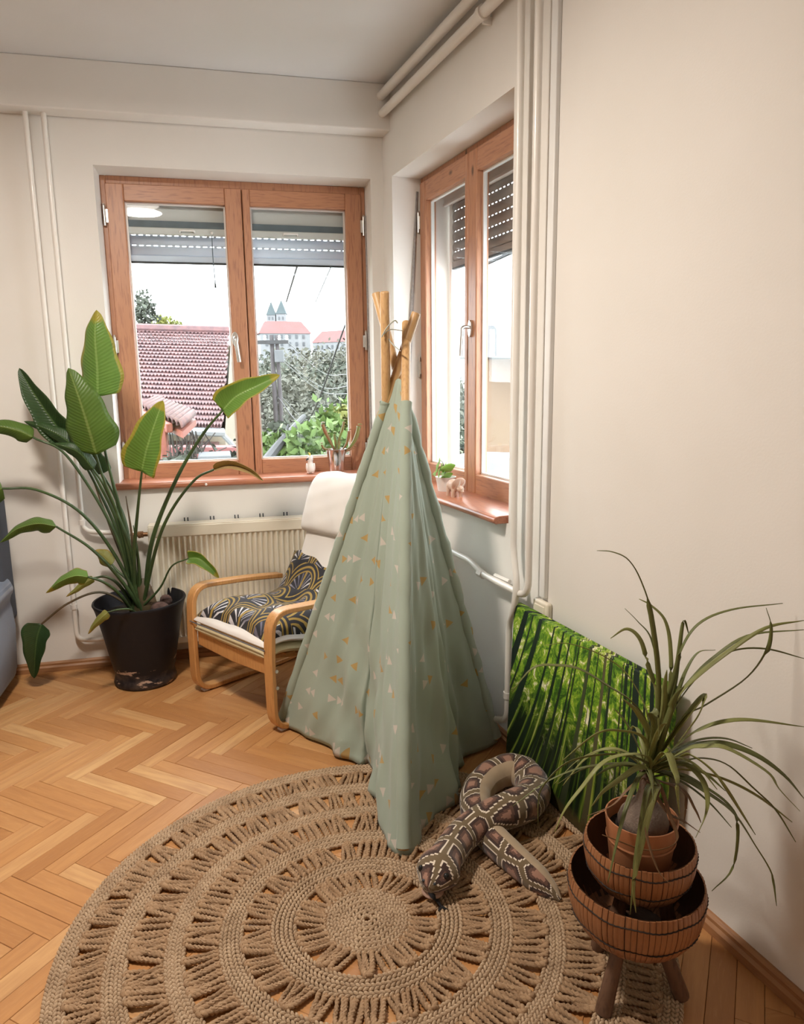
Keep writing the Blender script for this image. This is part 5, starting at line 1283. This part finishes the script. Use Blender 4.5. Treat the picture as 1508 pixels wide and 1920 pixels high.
traces = [
 ([c5(700, 900), c5(660, 480), c5(600, 270), c5(530, 150), c5(440, 105), c5(355, 97)], .0, 1, 0), ([c5(690, 950), c5(640, 740), c5(595, 590), c5(520, 532), c5(430, 585)], .05, 1, 0),
 ([c5(755, 900), c5(765, 650), c5(735, 490), c5(660, 405), c5(590, 365)], .08, .8, 0), ([c5(770, 900), c5(805, 700), c5(836, 490), c5(868, 565)], .02, 1, 0),
 ([c5(770, 850), c5(830, 640), c5(930, 500), c5(1110, 425), c5(1390, 390)], .02, .8, 1), ([c5(790, 950), c5(900, 810), c5(1100, 650), c5(1300, 525), c5(1508, 485)], -.05, 1.1, 0),
 ([c5(790, 950), c5(880, 820), c5(1000, 700), c5(1200, 570), c5(1508, 537)], -.02, 1, 0), ([c5(790, 930), c5(850, 770), c5(920, 665), c5(1015, 650)], .03, .8, 1),
 ([c5(800, 960), c5(980, 740), c5(1120, 655), c5(1300, 645), c5(1508, 697)], -.02, .8, 1), ([c5(830, 1040), c5(960, 960), c5(1180, 815), c5(1295, 670), c5(1325, 530), c5(1297, 415)], -.06, 1.2, 0),
 ([c5(850, 1030), c5(955, 908), c5(920, 1020), c5(805, 1170)], -.05, 1.5, 0), ([c5(830, 1160), c5(930, 1095), c5(1060, 1050), c5(1220, 1040), c5(1508, 1077)], -.06, 1.2, 0),
 ([c5(850, 1200), c5(950, 1175), c5(1080, 1175), c5(1250, 1240), c5(1400, 1350), c6(1508, 170)], -.08, 1.3, 0), ([c5(850, 1205), c5(960, 1190), c5(1080, 1200), c5(1300, 1330), c6(1370, 120), c6(1485, 240)], -.10, 1.3, 0),
 ([c5(830, 1245), c5(900, 1250), c5(1000, 1330), c6(1090, 140), c6(1238, 372)], -.10, 1.4, 0), ([c5(840, 1270), c5(950, 1255), c5(1080, 1290), c6(1220, 110), c6(1350, 235), c6(1462, 412)], -.07, 1., 1),
 ([c5(800, 1285), c5(870, 1300), c5(945, 1380), c6(972, 170), c6(960, 270), c6(905, 388)], -.10, 1.2, 0), ([c5(620, 1150), c5(480, 1102), c5(350, 1120), c5(160, 1268)], -.05, 1., 0),
 ([c5(640, 1285), c5(540, 1245), c5(390, 1235), c5(200, 1275), c5(80, 1380), c6(30, 170), c6(26, 320)], -.08, 1.1, 0), ([c5(640, 1250), c5(520, 1235), c5(390, 1280), c5(270, 1420), c6(180, 230), c6(120, 357)], -.12, 1.2, 0),
 ([c5(640, 1310), c5(580, 1305), c5(480, 1370), c6(390, 130), c6(325, 215)], -.10, 1.2, 0), ([c5(640, 1100), c5(560, 950), c5(420, 855), c5(260, 760), c5(130, 737), c5(0, 750), (960, 1297)], .03, 1.2, 0),
 ([c5(640, 1040), c5(540, 810), c5(400, 690), c5(200, 615), c5(60, 625)], .08, .8, 0), ([c5(650, 1150), c5(580, 1000), c5(500, 920)], -.02, 1.4, 0),
 ([c5(672, 1400), c6(640, 120), c6(590, 400), c6(560, 600), c6(540, 815)], -.13, 1.4, 0), ([c5(690, 1400), c6(670, 150), c6(610, 400), c6(560, 640), c6(572, 805)], -.14, 1.3, 0),
 ([c5(740, 1225), c5(785, 1330), c6(800, 80), c6(816, 262)], -.12, 1.7, 0), ([c5(820, 1360), c6(950, 130), c6(1110, 250), c6(1240, 440), c6(1330, 600), c6(1356, 768)], -.13, 1.3, 0),
 ([c5(810, 1340), c6(960, 110), c6(1090, 210), c6(1140, 330), c6(1110, 560), c6(995, 685)], -.10, .8, 1), ([c6(820, 110), c6(900, 230), c6(935, 305)], -.06, .7, 2), ([c6(700, 90), c6(760, 260), c6(800, 410), c6(640, 460), c6(385, 372)], -.10, .7, 2),
 ([c6(600, 60), c6(520, 130), c6(440, 210), c6(300, 268)], -.05, .7, 2), ([c6(700, 120), c6(630, 330), c6(690, 560), c6(770, 655)], -.15, .6, 2), ([c6(830, 130), c6(850, 220), c6(840, 310)], -.04, .6, 2), ([c6(740, 240), c6(840, 300), c6(930, 360)], -.08, .8, 2),
 ([c5(700, 880), c5(660, 600), c5(580, 490), c5(510, 418)], .08, .5, 1),
 ([c5(680, 1100), c5(660, 1000), c5(690, 1010), c5(700, 1150)], -.08, 1.7, 0), ([c5(760, 1000), c5(780, 880), c5(800, 760)], .02, 1.4, 0), ([c5(720, 1000), c5(730, 850), c5(745, 760)], .0, 1.5, 0), ([c5(740, 1050), c5(790, 920), c5(840, 850)], -.03, 1.6, 0)]
def ribbon(P, wmax, mat, seed):
    n = 30; P = spline(P, n)
    wl = np.array(sc.camera.matrix_world.translation)
    m = M(); T = np.gradient(P, axis=0); T /= np.linalg.norm(T, axis=1)[:, None]; gr, UV = [], []
    tw0 = rng.uniform(-.5, .5)
    for i in range(n):
        u = i / (n - 1.); up_v = np.array([0, 0, 1.]); sd = np.cross(T[i], up_v); 
        if np.linalg.norm(sd) < .3: sd = np.cross(T[i], np.array([.3, 1., 0]))
        sd /= np.linalg.norm(sd); nr = np.cross(sd, T[i]); a = tw0 + u * 1.2 * math.sin(seed)
        s2 = sd * math.cos(a) + nr * math.sin(a); n2 = np.cross(s2, T[i])
        w_ = wmax * min(1, .55 + u * 2.2) * (1 - u ** 3) + .0006
        gr.append([P[i] - s2 * w_ + n2 * w_ * .35, P[i], P[i] + s2 * w_ + n2 * w_ * .35]); UV.append([(-1., u), (.2, u), (1., u)])
    m.grid(gr, UV); return m.build('leaf', mat, palm, smooth=80, solid=.0009)
wallx = lambda p: (p - K) @ RY
for i, (px, dy, wf, mt) in enumerate(traces):
    n = len(px); P = [CR + np.array([random.uniform(-.008, .008), random.uniform(-.008, .008), random.uniform(-.02, .01)])]
    def lay(d_): return [AT(x, y, CR[1] + d_ * math.sin((k + 1) / n * PI / 2) * 1.2) for k, (x, y) in enumerate(px)]
    while max(wallx(p) for p in lay(dy)) > -.02: dy -= .01
    P += lay(dy)
    ribbon(P, .0050 * wf, (m_grass if i % 3 else m_grassd) if mt == 0 else (m_grassd if mt == 1 else m_grassr), i)

for i in range(18):
    a = rng.uniform(0, 2 * PI); el = rng.uniform(.15, 1.25); L_ = rng.uniform(.16, .34); drp = rng.uniform(.3, 1.1)
    d0 = np.array([math.cos(a) * math.cos(el), math.sin(a) * math.cos(el), math.sin(el)])
    P = [CR + d0 * L_ * t - np.array([0, 0, drp * L_ * t * t]) + np.array([0, 0, .0]) for t in (.02, .25, .5, .75, 1.)]
    if max(wallx(p) for p in P) > -.01: continue
    ribbon(P, .0044 * rng.uniform(.7, 1.25), m_grass if i % 2 else m_grassd, i)

# ---------------------------------------------------------------- things on the sills
S1 = .920
bx_ = LB(583, 893, .055); cock = root('cockatoo_figurine', 'small white cockatoo figurine with a yellow crest on the window sill', 'figurine', loc=WB(bx_[0], .055, S1), rotz=ROT_B)
m_cer = pm('white_ceramic', (.80, .76, .72), (.72, .66, .62), 30., .35); m_yel = pm('yellow_crest', (.72, .62, .12), (.66, .5, .1), 30., .4); m_pin = pm('pinkish_ceramic', (.62, .42, .36), (.55, .36, .3), 30., .45)
m = M(); m.lathe([(.010, 0), (.019, .008), (.023, .026), (.020, .044), (.013, .056), (.013, .066), (.016, .076), (.013, .088), (.004, .096), (.001, .097)], 18, sx=1., sy=.85); cb = m.build('body', m_cer, cock)
for i in range(3):
    m = M(); m.tube(spline([(.0, 0, .092), (-.004 + .002 * i, 0, .104), (-.010 + .006 * i, .002, .112 - .002 * i)], 8), np.linspace(.005, .0012, 8), 7); m.build('crest_feather', m_yel, cock)
m = M(); m.tube(spline([(-.012, -.006, .078), (-.02, -.009, .075), (-.019, -.009, .067)], 6), [.006, .005, .004, .003, .002, .001], 8); m.build('beak', m_dark, cock)
for sx in (-1, 1):
    m = M(); m.ell((sx * .019, -.002, .034), (.006, .012, .022), 10, 7); m.build('wing', m_cer, cock)
    m = M(); m.ell((sx * .012 - .004, -.014, .006), (.008, .009, .006), 8, 6); m.build('foot', m_pin, cock)
m = M(); m.ell((-.012, -.012, .083), (.002, .002, .002), 6, 5); m.build('eye', m_dark, cock)
bx_ = LB(632, 888, .05); bk = root('pitcher_plant', 'pitcher plant with upright tubes in a shiny metal bucket on the window sill', 'potted plant', loc=WB(bx_[0], .058, S1), rotz=ROT_B)
m_tin = pm('galvanised_tin', (.78, .78, .80), (.62, .62, .65), 16., .18, .05, metal=1.)
m = M(); m.lathe([(.034, 0), (.036, .002), (.045, .078), (.053, .120), (.055, .122), (.053, .125), (.050, .122), (.044, .09), (.042, .09)], 32); bb_ = m.build('bucket', m_tin, bk, smooth=50)
for sx in (-1, 1):
    m = M(); m.tube(bend([(sx * .045, -.006, .10), (sx * .062, -.006, .105), (sx * .062, .006, .105), (sx * .045, .006, .10)], .006), .002, 6); m.build('bucket_ear', m_tin, bb_)
m = M(); m.lathe([(.045, .10), (.02, .106), (.001, .106)], 20); m.build('soil', m_soil, bb_)
m_pitch = pm('pitcher_green', (.17, .24, .05), (.25, .17, .07), 22., .4); m_pitr = pm('pitcher_red', (.30, .10, .05), (.20, .16, .05), 22., .4)
def pitcher(P, r1, mat):
    P = spline(P, 16); m = M(); rr = np.interp(np.linspace(0, 1, 16), [0, .3, .7, .92, 1], [.003, .005, r1, r1 * .8, r1 * 1.15]); m.tube(P, rr, 10, cap=False)
    t = P[-1] - P[-2]; t /= np.linalg.norm(t); m.ell(P[-1] + t * .006 + np.array([.004, 0, .004]), (r1 * 1.1, r1 * 1.1, .003), 8, 4); m.build('pitcher', mat, bk, solid=.001)
for P, r1, mt in (([(0, 0, .10), (-.03, -.01, .16), (-.055, -.012, .215), (-.068, -.014, .255)], .0095, m_pitr), ([(.01, 0, .10), (.015, -.01, .17), (.035, -.012, .225), (.045, -.012, .265)], .007, m_pitch),
                  ([(.02, 0, .10), (.07, -.01, .13), (.105, -.014, .18), (.122, -.016, .24)], .011, m_pitch), ([(.015, .0, .10), (.05, -.006, .14), (.065, -.008, .18), (.07, -.008, .215)], .008, m_pitr),
                  ([(-.01, 0, .10), (-.035, -.02, .12), (-.065, -.025, .13), (-.078, -.025, .15)], .006, m_pitr), ([(0, 0, .10), (.0, .01, .15), (-.004, .02, .20)], .006, m_pitch), ([(.0, 0, .1), (-.02, .01, .15), (-.035, .015, .2)], .006, m_pitch), ([(.02, 0, .1), (.06, -.02, .115), (.09, -.02, .13)], .005, m_pitr), ([(.0, -.01, .1), (.01, -.02, .13), (.02, -.025, .165)], .005, m_pitch)):
    pitcher(P, r1, mt)
m = M(); p_ = LB(387, 914, -.03); m.ell(WB(p_[0], -.036, .900), (.007, .006, .007), 10, 7); m.build('sill_bead', m_cer, label='tiny white bead stuck to the front edge of the window sill', cat='bead')
# pothos and dinosaur on the right sill
S2 = .898
pb = LR(838, 920, .06); poth = root('sill_plant', 'small green heart leaved plant on the right window sill behind the tent', 'potted plant', loc=WR(.60, .055, S2), rotz=ROT_R)
m = M(); m.lathe([(.035, 0), (.045, .06), (.048, .064), (.044, .064), (.04, .055), (.001, .055)], 24); m.build('pot', m_white, poth)
m_po = mat_leaf('pothos_leaf', (.20, .40, .06), (.32, .50, .10), (.4, .55, .15))
for i, (tx, ty, px_, py_, sz) in enumerate(((826, 864, 0, 0, .07), (836, 878, 0, 0, .085), (846, 884, 0, 0, .095), (830, 874, 0, 0, .07), (820, 880, 0, 0, .08), (842, 898, 0, 0, .08))):
    tgt = LR(tx, ty, .04 + .006 * i) - np.array([.60, .055, S2]); m = M()
    base_ = np.array([0, 0, .055]); m.tube(spline([base_, (base_ + tgt) / 2 + [0, 0, .03], tgt], 8), .0018, 6); st = m.build('stem', m_stem, poth)
    dr = np.array([.4 + .2 * math.sin(i * 2.), -.35, -.5 + .3 * (i % 3)]); dr /= np.linalg.norm(dr); mm = M(); blade(mm, [tgt, tgt + dr * sz * .5 + [0, 0, .006], tgt + dr * sz], sz * .8, (.8, -.1, .6), .25, .1, n=12, nv=7, shape=.38, wav=.02); mm.build('leaf', m_po, st, smooth=80, solid=.001)
dn = LR(858, 930, .03); dino = root('dinosaur_figurine', 'small beige horned dinosaur figurine on the right window sill', 'figurine', loc=WR(dn[0], .02, S2), rotz=ROT_R)
m_dino = pm('beige_plastic', (.62, .43, .33), (.55, .37, .28), 30., .5, .2)
m = M(); Pd = spline([(-.085, 0, .018), (-.06, 0, .032), (-.03, 0, .047), (.005, 0, .047), (.03, 0, .042)], 14); m.tube(Pd, np.interp(np.linspace(0, 1, 14), [0, .2, .5, .8, 1], [.004, .013, .026, .025, .014]), 14, flat=1.); m.build('body', m_dino, dino)
m = M(); m.ell((.048, 0, .040), (.022, .014, .014), 14, 9); m.tube([(.06, 0, .036), (.075, 0, .028)], [.009, .004], 8); m.build('head', m_dino, dino)
m = M(); m.ell((.030, 0, .058), (.006, .032, .034), 16, 8, np.array([[math.cos(.5), 0, math.sin(.5)], [0, 1, 0], [-math.sin(.5), 0, math.cos(.5)]])); m.build('neck_frill', m_dino, dino)
for sx in (-1, 1):
    m = M(); m.tube(spline([(.05, sx * .009, .05), (.064, sx * .011, .064), (.070, sx * .012, .080)], 8), np.linspace(.004, .0008, 8), 7); m.build('brow_horn', m_cer, dino)
    for xx in (-.038, .012):
        m = M(); m.tube([(xx, sx * .014, .038), (xx + .004, sx * .018, .018), (xx + .002, sx * .018, 0)], [.011, .008, .008], 9); m.build('leg', m_dino, dino)
m = M(); m.tube([(.070, 0, .040), (.076, 0, .052)], [.003, .0008], 7); m.build('nose_horn', m_cer, dino)
